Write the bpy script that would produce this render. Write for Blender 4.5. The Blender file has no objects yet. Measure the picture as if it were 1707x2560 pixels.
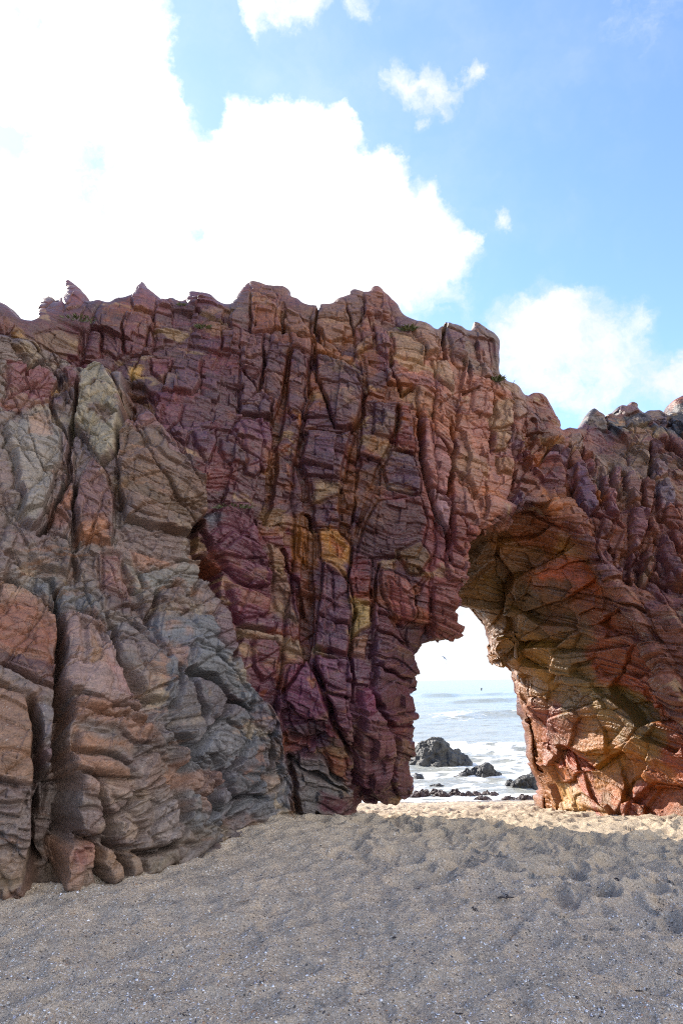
import bpy, math, random
import numpy as np
from mathutils import Matrix, Vector
from concurrent.futures import ThreadPoolExecutor

S = bpy.context.scene
R = math.radians
# ------------------------------------------------------------------ camera
CAM = np.array([0.0, 0.0, 1.6])
PITCH, ROLL, FPX = R(14.0), R(1.0), 1707.0
F_ = np.array([0, math.cos(PITCH), math.sin(PITCH)])
U0 = np.array([0, -math.sin(PITCH), math.cos(PITCH)])
R0 = np.array([1.0, 0, 0])
R_ = R0 * math.cos(ROLL) - U0 * math.sin(ROLL)
U_ = U0 * math.cos(ROLL) + R0 * math.sin(ROLL)
cd = bpy.data.cameras.new("camera")
cam = bpy.data.objects.new("camera", cd)
S.collection.objects.link(cam)
cam.matrix_world = Matrix((
    (R_[0], U_[0], -F_[0], CAM[0]), (R_[1], U_[1], -F_[1], CAM[1]),
    (R_[2], U_[2], -F_[2], CAM[2]), (0, 0, 0, 1)))
cd.sensor_fit = 'VERTICAL'
cd.sensor_height = 36.0
cd.lens = 36.0 * FPX / 2560.0
cd.clip_start, cd.clip_end = 0.05, 60000
S.camera = cam


def ray(u, v):
    a, b = (u - 853.5) / FPX, (1280.0 - v) / FPX
    return F_ + a * R_ + b * U_


# ------------------------------------------------------------------ light and exposure
SUN_AZ, SUN_EL = R(-50.0), R(32.0)          # azimuth from +Y, negative = left
S.view_settings.view_transform = 'Standard'
S.view_settings.look = 'None'
S.view_settings.gamma = 1.0
S.view_settings.exposure = 1.6
S.cycles.use_denoising = False
S.cycles.filter_width = 1.1
S.cycles.sample_clamp_indirect = 4.0
S.cycles.max_bounces = 6
S.cycles.diffuse_bounces = 2
sl = bpy.data.lights.new("sun", 'SUN')
sl.energy, sl.angle, sl.color = 3.7, R(0.5), (1.0, 0.93, 0.82)
sun = bpy.data.objects.new("sun", sl)
S.collection.objects.link(sun)
sdir = Vector((math.sin(SUN_AZ) * math.cos(SUN_EL), math.cos(SUN_AZ) * math.cos(SUN_EL), math.sin(SUN_EL)))
sun.rotation_euler = (-sdir).to_track_quat('-Z', 'Y').to_euler()
sun.location = (-20, 15, 20)


class NT:
    """tiny node-tree builder"""
    def __init__(self, tree):
        self.t = tree
        tree.nodes.clear()

    def n(self, kind, ins=None, **kw):
        nd = self.t.nodes.new(kind)
        for k, v in kw.items():
            setattr(nd, k, v)
        for k, v in (ins or {}).items():
            s = nd.inputs[k]
            if isinstance(v, bpy.types.NodeSocket):
                self.t.links.new(v, s)
            else:
                s.default_value = v
        return nd

    def math(self, op, a, b=None, c=None, clamp=False):
        i = {0: a}
        if b is not None: i[1] = b
        if c is not None: i[2] = c
        return self.n('ShaderNodeMath', i, operation=op, use_clamp=clamp).outputs[0]

    def vmath(self, op, a, b=None, out=0):
        i = {0: a}
        if b is not None: i[1] = b
        return self.n('ShaderNodeVectorMath', i, operation=op).outputs[out]

    def noise(self, vec, scale, detail=4, rough=0.55, dist=0.0, out=0):
        return self.n('ShaderNodeTexNoise', {'Vector': vec, 'Scale': scale, 'Detail': detail, 'Roughness': rough, 'Distortion': dist}).outputs[out]

    def mr(self, v, a, b, c=0.0, d=1.0, smooth=True):
        return self.n('ShaderNodeMapRange', {0: v, 1: a, 2: b, 3: c, 4: d}, interpolation_type='SMOOTHSTEP' if smooth else 'LINEAR').outputs[0]

    def mix(self, f, a, b, blend='MIX'):
        nd = self.n('ShaderNodeMix', data_type='RGBA', blend_type=blend)
        for s, v in ((nd.inputs[0], f), (nd.inputs[6], a), (nd.inputs[7], b)):
            if isinstance(v, bpy.types.NodeSocket):
                self.t.links.new(v, s)
            else:
                s.default_value = v if not isinstance(v, tuple) or len(v) == 4 else (*v, 1)
        return nd.outputs[2]


# ------------------------------------------------------------------ sky with clouds
W = bpy.data.worlds.new("World")
S.world = W
W.use_nodes = True
nt = NT(W.node_tree)
sky = nt.n('ShaderNodeTexSky', sky_type='NISHITA', sun_disc=False, sun_elevation=SUN_EL, sun_rotation=SUN_AZ,
           altitude=0, air_density=1.0, dust_density=0.22, ozone_density=2.5)
dirv = nt.n('ShaderNodeTexCoord').outputs['Generated']
wob = nt.noise(dirv, 5.0, 6, 0.6, out=1)
wv = nt.vmath('SUBTRACT', wob, (0.5, 0.5, 0.5))
wv = nt.n('ShaderNodeVectorMath', {0: wv, 3: 0.10}, operation='SCALE').outputs[0]
dw = nt.vmath('ADD', dirv, wv)
wob2 = nt.vmath('SUBTRACT', nt.noise(dirv, 24.0, 6, 0.62, out=1), (0.5, 0.5, 0.5))
dw = nt.vmath('ADD', dw, nt.n('ShaderNodeVectorMath', {0: wob2, 3: 0.055}, operation='SCALE').outputs[0])
# clouds: (u, v, radius in px, weight) seen from the beach, turned into sky directions
CL = [(150, 250, 270, 1.1), (390, 300, 130, .7), (280, 420, 150, .5), (60, 60, 200, .6), (330, 30, 120, .35), (640, -5, 100, .62), (765, 15, 75, .62), (600, 80, 50, .4), (575, 130, 110, -.6), (520, 60, 80, -.4), (340, 60, 140, .5), (410, 230, 100, .6), (500, 300, 85, -.8), (235, 420, 120, -.55), (520, 650, 90, -.5), (40, 350, 105, -.6), (60, 60, 110, -.5), (735, 590, 45, -.45), (480, 560, 60, -.45), (230, 520, 70, -.45), (920, 5, 75, .5), (600, 75, 60, .3),
      (660, 420, 190, 1.0), (560, 520, 260, 1.0), (760, 520, 220, 1.0), (930, 440, 75, .9), (960, 600, 190, 1.0), (1080, 700, 190, .55),
      (380, 620, 260, .9), (60, 600, 190, .9), (700, 700, 350, 1.0), (100, 740, 260, .9), (30, 420, 90, .5), (820, 330, 60, .55),
      (985, 195, 75, .62), (1080, 230, 80, .72), (1175, 205, 55, .55), (1022, 320, 40, .5), (1212, 272, 26, .4), (870, 310, 40, .35),
      (1245, 565, 40, .6), (1162, 620, 36, .65), (1080, 540, 60, .4),
      (1380, 790, 110, .42), (1480, 890, 220, .30), (1330, 930, 240, .46), (1430, 765, 60, .30), (1290, 860, 120, .2), (1570, 810, 120, .26), (1695, 965, 85, .62), (1610, 790, 70, .22), (1500, 1000, 200, .25),
      (1190, 1640, 230, 1.2), (1000, 1640, 300, 1.0)]
dens = gaps = None
for (u, v, rp, w) in CL:
    d = ray(u, v); d = d / np.linalg.norm(d)
    df = nt.vmath('DISTANCE', dw, tuple(d), out=1)
    g = nt.mr(df, rp / FPX * 0.0, rp / FPX * 1.12, abs(w), 0.0)
    if w < 0:
        gaps = g if gaps is None else nt.math('ADD', gaps, g)
    else:
        dens = g if dens is None else nt.math('ADD', dens, g)
# added cloud banks out of view, weighted to light the rock from the right
bank = nt.mr(nt.noise(dirv, 1.7, 3, 0.5), 0.47, 0.62, 0, 0.9)
back = nt.n('ShaderNodeSeparateXYZ', {0: dirv})
bank = nt.math('MULTIPLY', nt.math('MULTIPLY', bank, nt.mr(back.outputs[1], 0.75, 0.35)), nt.mr(back.outputs[0], -.55, .35, .10, 1.0))
lobe = nt.mr(nt.vmath('DOT_PRODUCT', dirv, tuple(Vector((.78, -.42, .46)).normalized()), out=1), .50, .95)
dens = nt.math('ADD', dens, bank)
dens = nt.math('ADD', dens, lobe)
fn = nt.math('ADD', nt.math('MULTIPLY', nt.noise(dw, 8.0, 8, 0.60), .62), nt.math('MULTIPLY', nt.noise(dw, 27.0, 7, 0.62), .38))
fine = nt.math('MULTIPLY', nt.math('SUBTRACT', fn, 0.5), 3.6)
fine = nt.math('MULTIPLY', fine, nt.mr(dens, 0.02, .40))
cov = nt.math('ADD', nt.math('MULTIPLY', nt.math('SUBTRACT', nt.math('MINIMUM', dens, 1.0), gaps), 1.55), fine)
alpha = nt.mr(cov, 0.22, 1.38)
haze = nt.mr(nt.noise(dw, 3.2, 5, .6), 0.42, 0.75, 0.0, 0.22)
alpha = nt.math('MAXIMUM', alpha, haze)
# haze towards the sun: forward scatter in thin cloud
cosun = nt.vmath('DOT_PRODUCT', dirv, tuple(sdir), out=1)
glow = nt.mr(cosun, 0.45, 1.0, 0.0, 1.0)
glow = nt.math('POWER', glow, 1.3)
ccol = nt.mix(glow, (0.345, 0.355, 0.37), (0.50, 0.495, 0.48))
csh = nt.mr(nt.noise(dw, 6.0, 5, .6), 0.3, 0.7, 0.93, 1.05)
ccol = nt.mix(1.0, ccol, nt.n('ShaderNodeCombineColor', {0: csh, 1: csh, 2: csh}).outputs[0], 'MULTIPLY')
# added unseen bank behind right, brightened to light the rock from there
bk = nt.math('ADD', 1.0, nt.math('MULTIPLY', lobe, 1.7))
ccol = nt.mix(1.0, ccol, nt.n('ShaderNodeCombineColor', {0: bk, 1: bk, 2: bk}).outputs[0], 'MULTIPLY')
skys = nt.mix(1.0, sky.outputs[0], (0.118, 0.122, 0.140), 'MULTIPLY')
zd = nt.mr(back.outputs[2], 0.0, 0.10, 1.0, 0.0)
skyg = nt.mix(nt.math('MULTIPLY', glow, 0.22), skys, (0.29, 0.325, 0.36))
fin = nt.mix(alpha, skyg, ccol)
bg = nt.n('ShaderNodeBackground', {'Color': fin, 'Strength': 1.0})
nt.n('ShaderNodeOutputWorld', {'Surface': bg.outputs[0]})
bpy.context.view_layer.update()

# ------------------------------------------------------------------ helpers
POOL = ThreadPoolExecutor(4)
rng = np.random.default_rng(11)
NTAB = (rng.random(64 ** 3).astype(np.float32) * 2 - 1)
CTAB = rng.random((32 ** 3, 3)).astype(np.float32)
RTAB = rng.random((32 ** 3, 3)).astype(np.float32)


def vnoise(p):
    """value noise in -1..1 of an (N,3) array"""
    p = np.asarray(p, np.float32)
    i = np.floor(p).astype(np.int32)
    f = p - i
    f = f * f * f * (f * (f * 6 - 15) + 10)
    i &= 63
    j = (i + 1) & 63
    x0, x1 = i[:, 0] << 12, j[:, 0] << 12
    y0, y1 = i[:, 1] << 6, j[:, 1] << 6
    z0, z1 = i[:, 2], j[:, 2]
    fx, fy, fz = f[:, 0], f[:, 1], f[:, 2]
    T = NTAB
    def L(a, b, t): return a + (b - a) * t
    c00 = L(T[x0 | y0 | z0], T[x1 | y0 | z0], fx)
    c10 = L(T[x0 | y1 | z0], T[x1 | y1 | z0], fx)
    c01 = L(T[x0 | y0 | z1], T[x1 | y0 | z1], fx)
    c11 = L(T[x0 | y1 | z1], T[x1 | y1 | z1], fx)
    return L(L(c00, c10, fy), L(c01, c11, fy), fz)


def fbm(p, o=4, g=0.5, lac=2.03):
    s, a = 0, 1.0
    p = np.asarray(p, np.float32)
    for k in range(o):
        s = s + a * vnoise(p + k * 17.3)
        p = p * lac
        a *= g
    return s


def cells(p, flat=False):
    """cellular noise: F1, F2, three random numbers per cell, vector to its seed"""
    p = np.asarray(p, np.float32)
    i = np.floor(p).astype(np.int32)
    n = len(p)
    d1 = np.full(n, 9, np.float32); d2 = np.full(n, 9, np.float32)
    best = np.zeros(n, np.int32); vec = np.zeros((n, 3), np.float32)
    for dx in (-1, 0, 1):
        for dy in (-1, 0, 1):
            for dz in ((0,) if flat else (-1, 0, 1)):
                c = i + np.array([dx, dy, dz], np.int32)
                h = ((c[:, 0] & 31) << 10) | ((c[:, 1] & 31) << 5) | (c[:, 2] & 31)
                v = c + CTAB[h] - p
                if flat: v[:, 2] = 0
                d = np.sqrt((v * v).sum(1))
                nearer = d < d1
                d2 = np.where(nearer, d1, np.minimum(d2, d))
                d1 = np.where(nearer, d, d1)
                best = np.where(nearer, h, best)
                vec[nearer] = v[nearer]
    return d1, d2, RTAB[best], vec


def sstep(a, b, x):
    t = np.clip((x - a) / (b - a), 0, 1)
    return t * t * (3 - 2 * t)


def par(fn, n, *arrs, chunk=60000):
    """run fn over chunks of the rows of arrs in threads and stack the results"""
    idx = [slice(k, min(n, k + chunk)) for k in range(0, n, chunk)]
    res = list(POOL.map(lambda s: fn(*[a[s] for a in arrs]), idx))
    if isinstance(res[0], tuple):
        return tuple(np.concatenate(r) for r in zip(*res))
    return np.concatenate(res)


def poly_sd(px, pz, P):
    """signed distance to polygon P (positive inside)"""
    d = np.full(px.shape, 1e9, np.float32)
    ins = np.zeros(px.shape, bool)
    n = len(P)
    for k in range(n):
        ax, az = P[k]; bx, bz = P[(k + 1) % n]
        ex, ez = bx - ax, bz - az
        L2 = ex * ex + ez * ez + 1e-12
        t = np.clip(((px - ax) * ex + (pz - az) * ez) / L2, 0, 1)
        dd = (px - ax - t * ex) ** 2 + (pz - az - t * ez) ** 2
        d = np.minimum(d, dd)
        if az != bz:
            c = ((az > pz) != (bz > pz)) & (px < (bx - ax) * (pz - az) / (bz - az) + ax)
            ins ^= c
    d = np.sqrt(d)
    return np.where(ins, d, -d)


def line_d(px, pz, L, W):
    """distance to a polyline minus its half-width, which changes along it"""
    d = np.full(px.shape, 1e9, np.float32)
    for k in range(len(L) - 1):
        ax, az = L[k]; bx, bz = L[k + 1]
        ex, ez = bx - ax, bz - az
        t = np.clip(((px - ax) * ex + (pz - az) * ez) / (ex * ex + ez * ez + 1e-12), 0, 1)
        dd = np.sqrt((px - ax - t * ex) ** 2 + (pz - az - t * ez) ** 2) - (W[k] + (W[k + 1] - W[k]) * t)
        d = np.minimum(d, dd)
    return d


class TPS:
    def __init__(self, P, V, lam=0.02):
        P = np.asarray(P, float); V = np.asarray(V, float)
        n = len(P)
        K = self.k(P, P) + lam * np.eye(n)
        A = np.zeros((n + 3, n + 3))
        A[:n, :n] = K; A[:n, n] = 1; A[:n, n + 1:] = P; A[n, :n] = 1; A[n + 1:, :n] = P.T
        b = np.zeros(n + 3); b[:n] = V
        self.w = np.linalg.solve(A, b); self.P = P

    @staticmethod
    def k(a, b):
        r2 = ((a[:, None, :] - b[None]) ** 2).sum(2)
        return 0.5 * r2 * np.log(r2 + 1e-9)

    def __call__(self, x, z):
        q = np.stack([np.ravel(x), np.ravel(z)], 1)
        n = len(self.P)
        v = self.k(q, self.P) @ self.w[:n] + self.w[n] + q @ self.w[n + 1:]
        return v.reshape(np.shape(x))


def surface_nets(f, org, h):
    """quads of the zero set of a grid of samples (negative inside)"""
    ins = f < 0
    c = [ins[i:ins.shape[0] - 1 + i, j:ins.shape[1] - 1 + j, k:ins.shape[2] - 1 + k] for i in (0, 1) for j in (0, 1) for k in (0, 1)]
    s = np.zeros(c[0].shape, np.int8)
    for a in c: s += a
    act = (s > 0) & (s < 8)
    idx = np.full(act.shape, -1, np.int32)
    A = np.argwhere(act)
    idx[act] = np.arange(len(A), dtype=np.int32)
    pos = np.zeros((len(A), 3), np.float32); cnt = np.zeros(len(A), np.float32)
    corner = [(i, j, k) for i in (0, 1) for j in (0, 1) for k in (0, 1)]
    val = {cc: f[A[:, 0] + cc[0], A[:, 1] + cc[1], A[:, 2] + cc[2]] for cc in corner}
    for a in corner:
        for ax in range(3):
            if a[ax] == 0:
                b = list(a); b[ax] = 1; b = tuple(b)
                va, vb = val[a], val[b]
                m = (va < 0) != (vb < 0)
                t = np.where(m, va / np.where(m, va - vb, 1), 0)
                p = np.tile(np.array(a, np.float32), (len(A), 1)); p[:, ax] = t
                pos[m] += p[m]; cnt[m] += 1
    pos = (pos / cnt[:, None] + A) * h + org
    quads = []
    for ax in range(3):
        sl0 = [slice(1, -1)] * 3; sl1 = [slice(1, -1)] * 3
        sl0[ax] = slice(0, -1); sl1[ax] = slice(1, None)
        m0, m1 = ins[tuple(sl0)], ins[tuple(sl1)]
        E = np.argwhere(m0 != m1)
        flip = m0[m0 != m1]
        off = np.array([1, 1, 1]); off[ax] = 0
        E = E + off
        b, cx = [k for k in range(3) if k != ax]
        def g(db, dc):
            q = E.copy(); q[:, b] -= db; q[:, cx] -= dc
            return idx[q[:, 0], q[:, 1], q[:, 2]]
        Q = np.stack([g(1, 1), g(0, 1), g(0, 0), g(1, 0)], 1)
        if ax == 1: flip = ~flip
        Q[~flip] = Q[~flip][:, ::-1]
        quads.append(Q)
    Q = np.concatenate(quads)
    Q = Q[(Q >= 0).all(1)]
    return pos, Q


def edges_of(Q):
    return np.concatenate([Q[:, [k, (k + 1) % 4]] for k in range(4)])


def smooth(V, Q, it=1, lam=0.5):
    E = edges_of(Q)
    n = len(V)
    deg = np.bincount(E.ravel(), minlength=n).astype(np.float32)
    deg[deg == 0] = 1
    for _ in range(it):
        acc = np.empty_like(V)
        for c in range(3):
            acc[:, c] = np.bincount(E[:, 0], V[E[:, 1], c], n) + np.bincount(E[:, 1], V[E[:, 0], c], n)
        V = V + lam * (acc / deg[:, None] - V) * (deg > 1.5)[:, None]
    return V.astype(np.float32)


def subdivide(V, Q):
    n, q = len(V), len(Q)
    E = np.sort(edges_of(Q), 1).astype(np.int64)
    key = E[:, 0] * n + E[:, 1]
    uk, inv = np.unique(key, return_inverse=True)
    em = (V[(uk // n)] + V[(uk % n)]) * 0.5
    fc = V[Q].mean(1)
    V2 = np.concatenate([V, em, fc]).astype(np.float32)
    e = (inv.reshape(4, q).T + n).astype(np.int32)
    c = (np.arange(q) + n + len(uk)).astype(np.int32)
    Q2 = np.concatenate([np.stack([Q[:, k], e[:, k], c, e[:, k - 1]], 1) for k in range(4)])
    return V2, Q2


def vnormals(V, Q):
    fn = np.cross(V[Q[:, 2]] - V[Q[:, 0]], V[Q[:, 3]] - V[Q[:, 1]])
    N = np.zeros((len(V), 3), np.float32)
    for c in range(3):
        for k in range(4):
            N[:, c] += np.bincount(Q[:, k], fn[:, c], len(V)).astype(np.float32)
    return N / (np.linalg.norm(N, axis=1)[:, None] + 1e-12)


def compact(V, Q, *attrs):
    used = np.zeros(len(V), bool); used[Q.ravel()] = True
    m = np.cumsum(used) - 1
    return (V[used], m[Q].astype(np.int32)) + tuple(a[used] for a in attrs)


def link(o, parent=None):
    S.collection.objects.link(o)
    if parent is not None: o.parent = parent
    return o


def np_mesh(name, V, Q, mat=None, parent=None, col=None, attrs=None, normals=None):
    me = bpy.data.meshes.new(name)
    nv, nq, k = len(V), len(Q), Q.shape[1]
    me.vertices.add(nv); me.vertices.foreach_set('co', np.ascontiguousarray(V, np.float32).ravel())
    me.loops.add(nq * k); me.loops.foreach_set('vertex_index', np.ascontiguousarray(Q, np.int32).ravel())
    me.polygons.add(nq); me.polygons.foreach_set('loop_start', np.arange(0, nq * k, k, dtype=np.int32))
    me.update(calc_edges=True)
    if col is not None:
        a = me.color_attributes.new('Col', 'FLOAT_COLOR', 'POINT')
        c4 = np.ones((nv, 4), np.float32); c4[:, :3] = col
        a.data.foreach_set('color', c4.ravel())
    for an, av in (attrs or {}).items():
        a = me.attributes.new(an, 'FLOAT', 'POINT'); a.data.foreach_set('value', np.ascontiguousarray(av, np.float32))
    if normals is not None:
        me.normals_split_custom_set_from_vertices(normals.tolist())
    if mat: me.materials.append(mat)
    return link(bpy.data.objects.new(name, me), parent)


def tag(o, label=None, cat=None, group=None, kind=None):
    for k, v in (('label', label), ('category', cat), ('group', group), ('kind', kind)):
        if v: o[k] = v
    return o


def empty(name, loc=(0, 0, 0)):
    o = bpy.data.objects.new(name, None); o.location = loc; o.empty_display_size = 0.3
    return link(o)


def lin(c):
    c = np.asarray(c, float) / 255.0
    return np.where(c <= 0.04045, c / 12.92, ((c + 0.055) / 1.055) ** 2.4)


def mat_new(name):
    m = bpy.data.materials.new(name); m.use_nodes = True
    return m, NT(m.node_tree)


# ------------------------------------------------------------------ materials of the rock
def rock_material(name, bump=1.0, rough=0.48):
    m, t = mat_new(name)
    obj = t.n('ShaderNodeTexCoord').outputs['Object']
    col = t.n('ShaderNodeVertexColor', layer_name='Col').outputs[0]
    # bedding: fine lamination that dips a little to the right
    warp = t.n('ShaderNodeVectorMath', {0: t.noise(obj, 1.9, 5, .6, out=1), 3: 0.34}, operation='SCALE').outputs[0]
    w = t.vmath('ADD', obj, warp)
    mp = t.n('ShaderNodeMapping', {'Vector': w, 'Rotation': (R(-6), R(-17), 0), 'Scale': (2.2, 2.2, 14.0)}).outputs[0]
    lam = t.noise(mp, 2.6, 6, .62)
    grain = t.noise(obj, 42.0, 5, .7)
    mid = t.noise(obj, 9.0, 6, .65, .3)
    spots = t.n('ShaderNodeTexVoronoi', {'Vector': w, 'Scale': 26.0, 'Randomness': 1.0}, feature='F1').outputs[0]
    spm = t.mr(spots, 0.10, 0.22, 1.0, 0.0)
    spm = t.math('MULTIPLY', spm, t.mr(t.noise(obj, 3.0, 3), .52, .66))
    v = t.math('ADD', t.mr(t.math('ADD', t.math('MULTIPLY', grain, .6), t.math('MULTIPLY', t.noise(obj, 105.0, 3, .7), .4)), .28, .72, .48, 1.52, False), t.math('MULTIPLY', t.mr(lam, .3, .7, -.36, .36, False), t.mr(t.noise(obj, 1.9, 3), .38, .62, .25, 1.0)))
    v = t.math('ADD', v, t.mr(mid, .3, .7, -.16, .16, False))
    vc = t.n('ShaderNodeCombineColor', {0: v, 1: v, 2: v}).outputs[0]
    c = t.mix(1.0, col, vc, 'MULTIPLY')
    # lichen and salt flecks
    c = t.mix(t.math('MULTIPLY', spm, .35), c, (0.42, 0.38, 0.34))
    # rusty film along the bedding
    rust = t.math('MULTIPLY', t.mr(t.noise(mp, 1.1, 4, .6), .54, .70), t.mr(t.noise(obj, 1.3, 3), .46, .62))
    c = t.mix(t.math('MULTIPLY', rust, .35), c, (0.30, 0.125, 0.05))
    h = t.math('ADD', t.math('MULTIPLY', lam, .8), t.math('ADD', t.math('MULTIPLY', grain, .55), t.math('MULTIPLY', mid, .35)))
    crk = t.n('ShaderNodeTexVoronoi', {'Vector': t.vmath('MULTIPLY', w, (1, 1, .55)), 'Scale': 5.5}, feature='DISTANCE_TO_EDGE').outputs[0]
    h = t.math('ADD', h, t.math('MULTIPLY', t.mr(crk, 0.0, 0.02), .22))
    bp = t.n('ShaderNodeBump', {'Height': h, 'Strength': 0.75 * bump, 'Distance': 0.022})
    rg = t.mr(mid, .3, .7, rough - .14, rough + .12, False)
    b = t.n('ShaderNodeBsdfPrincipled', {'Base Color': c, 'Roughness': rg, 'Specular IOR Level': 0.5, 'Normal': bp.outputs[0]})
    t.n('ShaderNodeOutputMaterial', {'Surface': b.outputs[0]})
    return m


M_ROCK = rock_material('banded_rock')
# ------------------------------------------------------------------ the rock arch
# front face: distance of the rock face at points of the picture (u, v) -> Y
CP = [(0, 2232, 5.9), (131, 2216, 6.0), (414, 2150, 6.8), (300, 1900, 6.4), (100, 1800, 6.05), (0, 1500, 6.7), (250, 1600, 6.9), (450, 1900, 7.3),
      (560, 1900, 7.9), (640, 2050, 8.4), (100, 1200, 7.7), (400, 1150, 8.1), (50, 900, 8.4), (250, 1000, 8.6), (0, 770, 8.9), (200, 720, 9.4), (360, 720, 9.6),
      (450, 1500, 7.8), (560, 1700, 8.0),
      (700, 1900, 8.6), (850, 2020, 8.9), (960, 1960, 9.15), (700, 1500, 8.9), (700, 1100, 9.0), (700, 850, 9.4), (650, 710, 10.0), (930, 730, 10.0),
      (1000, 1200, 9.1), (1000, 1550, 9.0), (1030, 1800, 9.5), (1032, 1700, 9.4), (1030, 1880, 9.6), (900, 1760, 8.5), (960, 1680, 8.75), (820, 1850, 8.55), (940, 2008, 9.55), (990, 2000, 9.65), (1015, 1965, 9.6), (960, 1920, 9.3), (930, 1965, 9.6), (1120, 1550, 9.1), (1150, 1300, 9.1), (1150, 1000, 9.5), (1150, 830, 10.0), (1240, 830, 10.2), (1250, 970, 10.2),
      (1370, 1020, 10.6), (1420, 1090, 10.7), (1300, 1170, 10.0), (1500, 1200, 10.0), (1700, 1180, 10.3), (1600, 1020, 11.6), (1707, 1040, 11.6), (1700, 1400, 9.5),
      (1550, 1450, 9.4), (1707, 1750, 8.9), (1400, 1250, 9.8)]
PW = []
for (u, v, y) in CP:
    d = ray(u, v); q = CAM + d * (y / d[1]); PW.append((q[0], q[2], y))
PW += [(-4.5, -0.5, 5.3), (-4.5, 3, 5.9), (-4.8, 6.5, 7.6), (-7, 0, 4.9), (-7, 4, 5.6), (-7, 7.5, 7.4), (-10, 0, 4.4), (-10, 7, 6.6),
       (-2.3, -.6, 6.5), (-1.5, -.6, 7.2), (-1.0, -.6, 8.3), (0.3, -1, 8.8), (1.1, -1, 9.1), (4.6, 0, 8.4), (4.6, 2, 8.7), (7, 0, 8.2), (7, 5.5, 10.5), (6.5, 7.2, 12.0), (9, 0, 8.2), (9, 6, 10.8),
       (-2, 9, 10.8), (1, 9.5, 11.0), (5, 9, 12.5), (9, 9, 13), (-9, 9.5, 8.5)]
PW = np.array(PW)
YF = TPS(PW[:, :2], PW[:, 2], 0.05)


def px2xz(pts):
    """picture points onto the rock face -> (X, Z)"""
    out = []
    for (u, v) in pts:
        d = ray(u, v); y = 9.0
        for _ in range(25):
            q = CAM + d * (y / d[1])
            y += 0.6 * (float(YF(np.array([q[0]]), np.array([q[2]]))[0]) - y)
            y = min(max(y, 4.0), 13.0)
        q = CAM + d * (y / d[1])
        out.append((q[0], q[2]))
    return out


def at_y(pts, y):
    out = []
    for (u, v) in pts:
        d = ray(u, v); q = CAM + d * (y / d[1]); out.append((q[0], q[2]))
    return out


def Z(z, pts):
    """notes taken on enlargements of the photograph -> its own pixels"""
    s, ox, oy = {1: (2.24, 0, 640), 2: (2.24, 600, 640), 3: (2.218, 1000, 900), 4: (2.24, 0, 1400), 5: (2.613, 500, 1300),
                 6: (3.92, 1000, 1480), 7: (3.093, 1200, 1500), 8: (3.672, 0, 1380), 9: (3.409, 300, 900), 10: (3.431, 1250, 1000), 0: (0.9185, 0, 0)}[z]
    return [(x / s + ox, y / s + oy) for (x, y) in pts]


CREST = Z(1, [(0, 262), (60, 265), (110, 325), (160, 345), (200, 325), (205, 250), (260, 198), (300, 230), (310, 260), (322, 235), (338, 225), (342, 140), (352, 105),
              (390, 120), (440, 160), (480, 205), (490, 235), (545, 232), (600, 245), (640, 225), (690, 212), (735, 200), (745, 160), (770, 115), (800, 112), (830, 150), (870, 185),
              (925, 225), (935, 203), (965, 215), (985, 240), (1010, 225), (1045, 185), (1100, 190), (1180, 200), (1240, 230), (1270, 245), (1310, 232), (1325, 190)])
CREST += Z(2, [(25, 140), (50, 118), (90, 115), (160, 150), (165, 135), (230, 150), (285, 180), (290, 200), (340, 215), (365, 245), (400, 250), (480, 220), (490, 235), (540, 200), (570, 210),
               (620, 158), (680, 165), (705, 175), (710, 155), (770, 150), (830, 190), (850, 225), (895, 260), (905, 300), (985, 340), (1060, 350), (1110, 385), (1140, 375), (1145, 352),
               (1200, 370), (1285, 392), (1290, 360), (1320, 348), (1380, 385), (1440, 410), (1485, 470), (1465, 520), (1470, 590), (1475, 650), (1490, 655), (1550, 680)])
CREST += Z(3, [(600, 85), (650, 95), (690, 140), (695, 170), (740, 158), (810, 160), (840, 220), (850, 270), (890, 305), (905, 355), (935, 360), (945, 348), (960, 370), (995, 370),
               (1030, 330), (1050, 295), (1070, 250), (1085, 250), (1100, 275), (1150, 300), (1165, 280), (1200, 285), (1210, 255), (1245, 230), (1300, 215), (1340, 240), (1350, 275),
               (1400, 260), (1440, 255), (1480, 280), (1510, 275), (1540, 285), (1568, 300)])
crest = px2xz(CREST)
SIL = [(-11, -3), (-11, 7.2), (-9, 7.6), (-7.5, 8.1), (-6.5, 7.4), (-5.6, 7.9)] + crest + [(6.2, 6.6), (7, 7.0), (8, 6.4), (9.5, 6.6), (11, 6), (11, -3)]

OPEN_L = [(893, 2120), (893, 2044), (895, 2022), (921, 2019), (986, 2013), (1002, 1996), (1013, 1982), (1018, 1942), (1027, 1926), (1032, 1888), (1032, 1857), (1033, 1834), (1041, 1806),
          (1034, 1781), (1033, 1743), (1053, 1732), (1055, 1704), (1059, 1684), (1056, 1653), (1066, 1625), (1071, 1607), (1120, 1610), (1140, 1598), (1149, 1575), (1152, 1526)]
OPEN_F = OPEN_L + [(1160, 1470), (1171, 1440), (1172, 1360), (1195, 1315), (1250, 1285), (1310, 1255), (1370, 1262), (1430, 1310), (1490, 1390), (1545, 1475), (1600, 1570), (1655, 1680),
                   (1720, 1800), (1790, 1950), (1830, 2120)]
OPEN_B = [(780, 2150), (800, 1900), (810, 1700), (930, 1590), (1060, 1540), (1153, 1526), (1176, 1535), (1196, 1559), (1214, 1579), (1224, 1605), (1219, 1636), (1227, 1656), (1253, 1668),
          (1265, 1656), (1270, 1667), (1293, 1679), (1297, 1699), (1297, 1735), (1305, 1781), (1318, 1840), (1319, 1878), (1323, 1924), (1339, 1947), (1353, 1990), (1353, 2060), (1353, 2150)]

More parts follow.
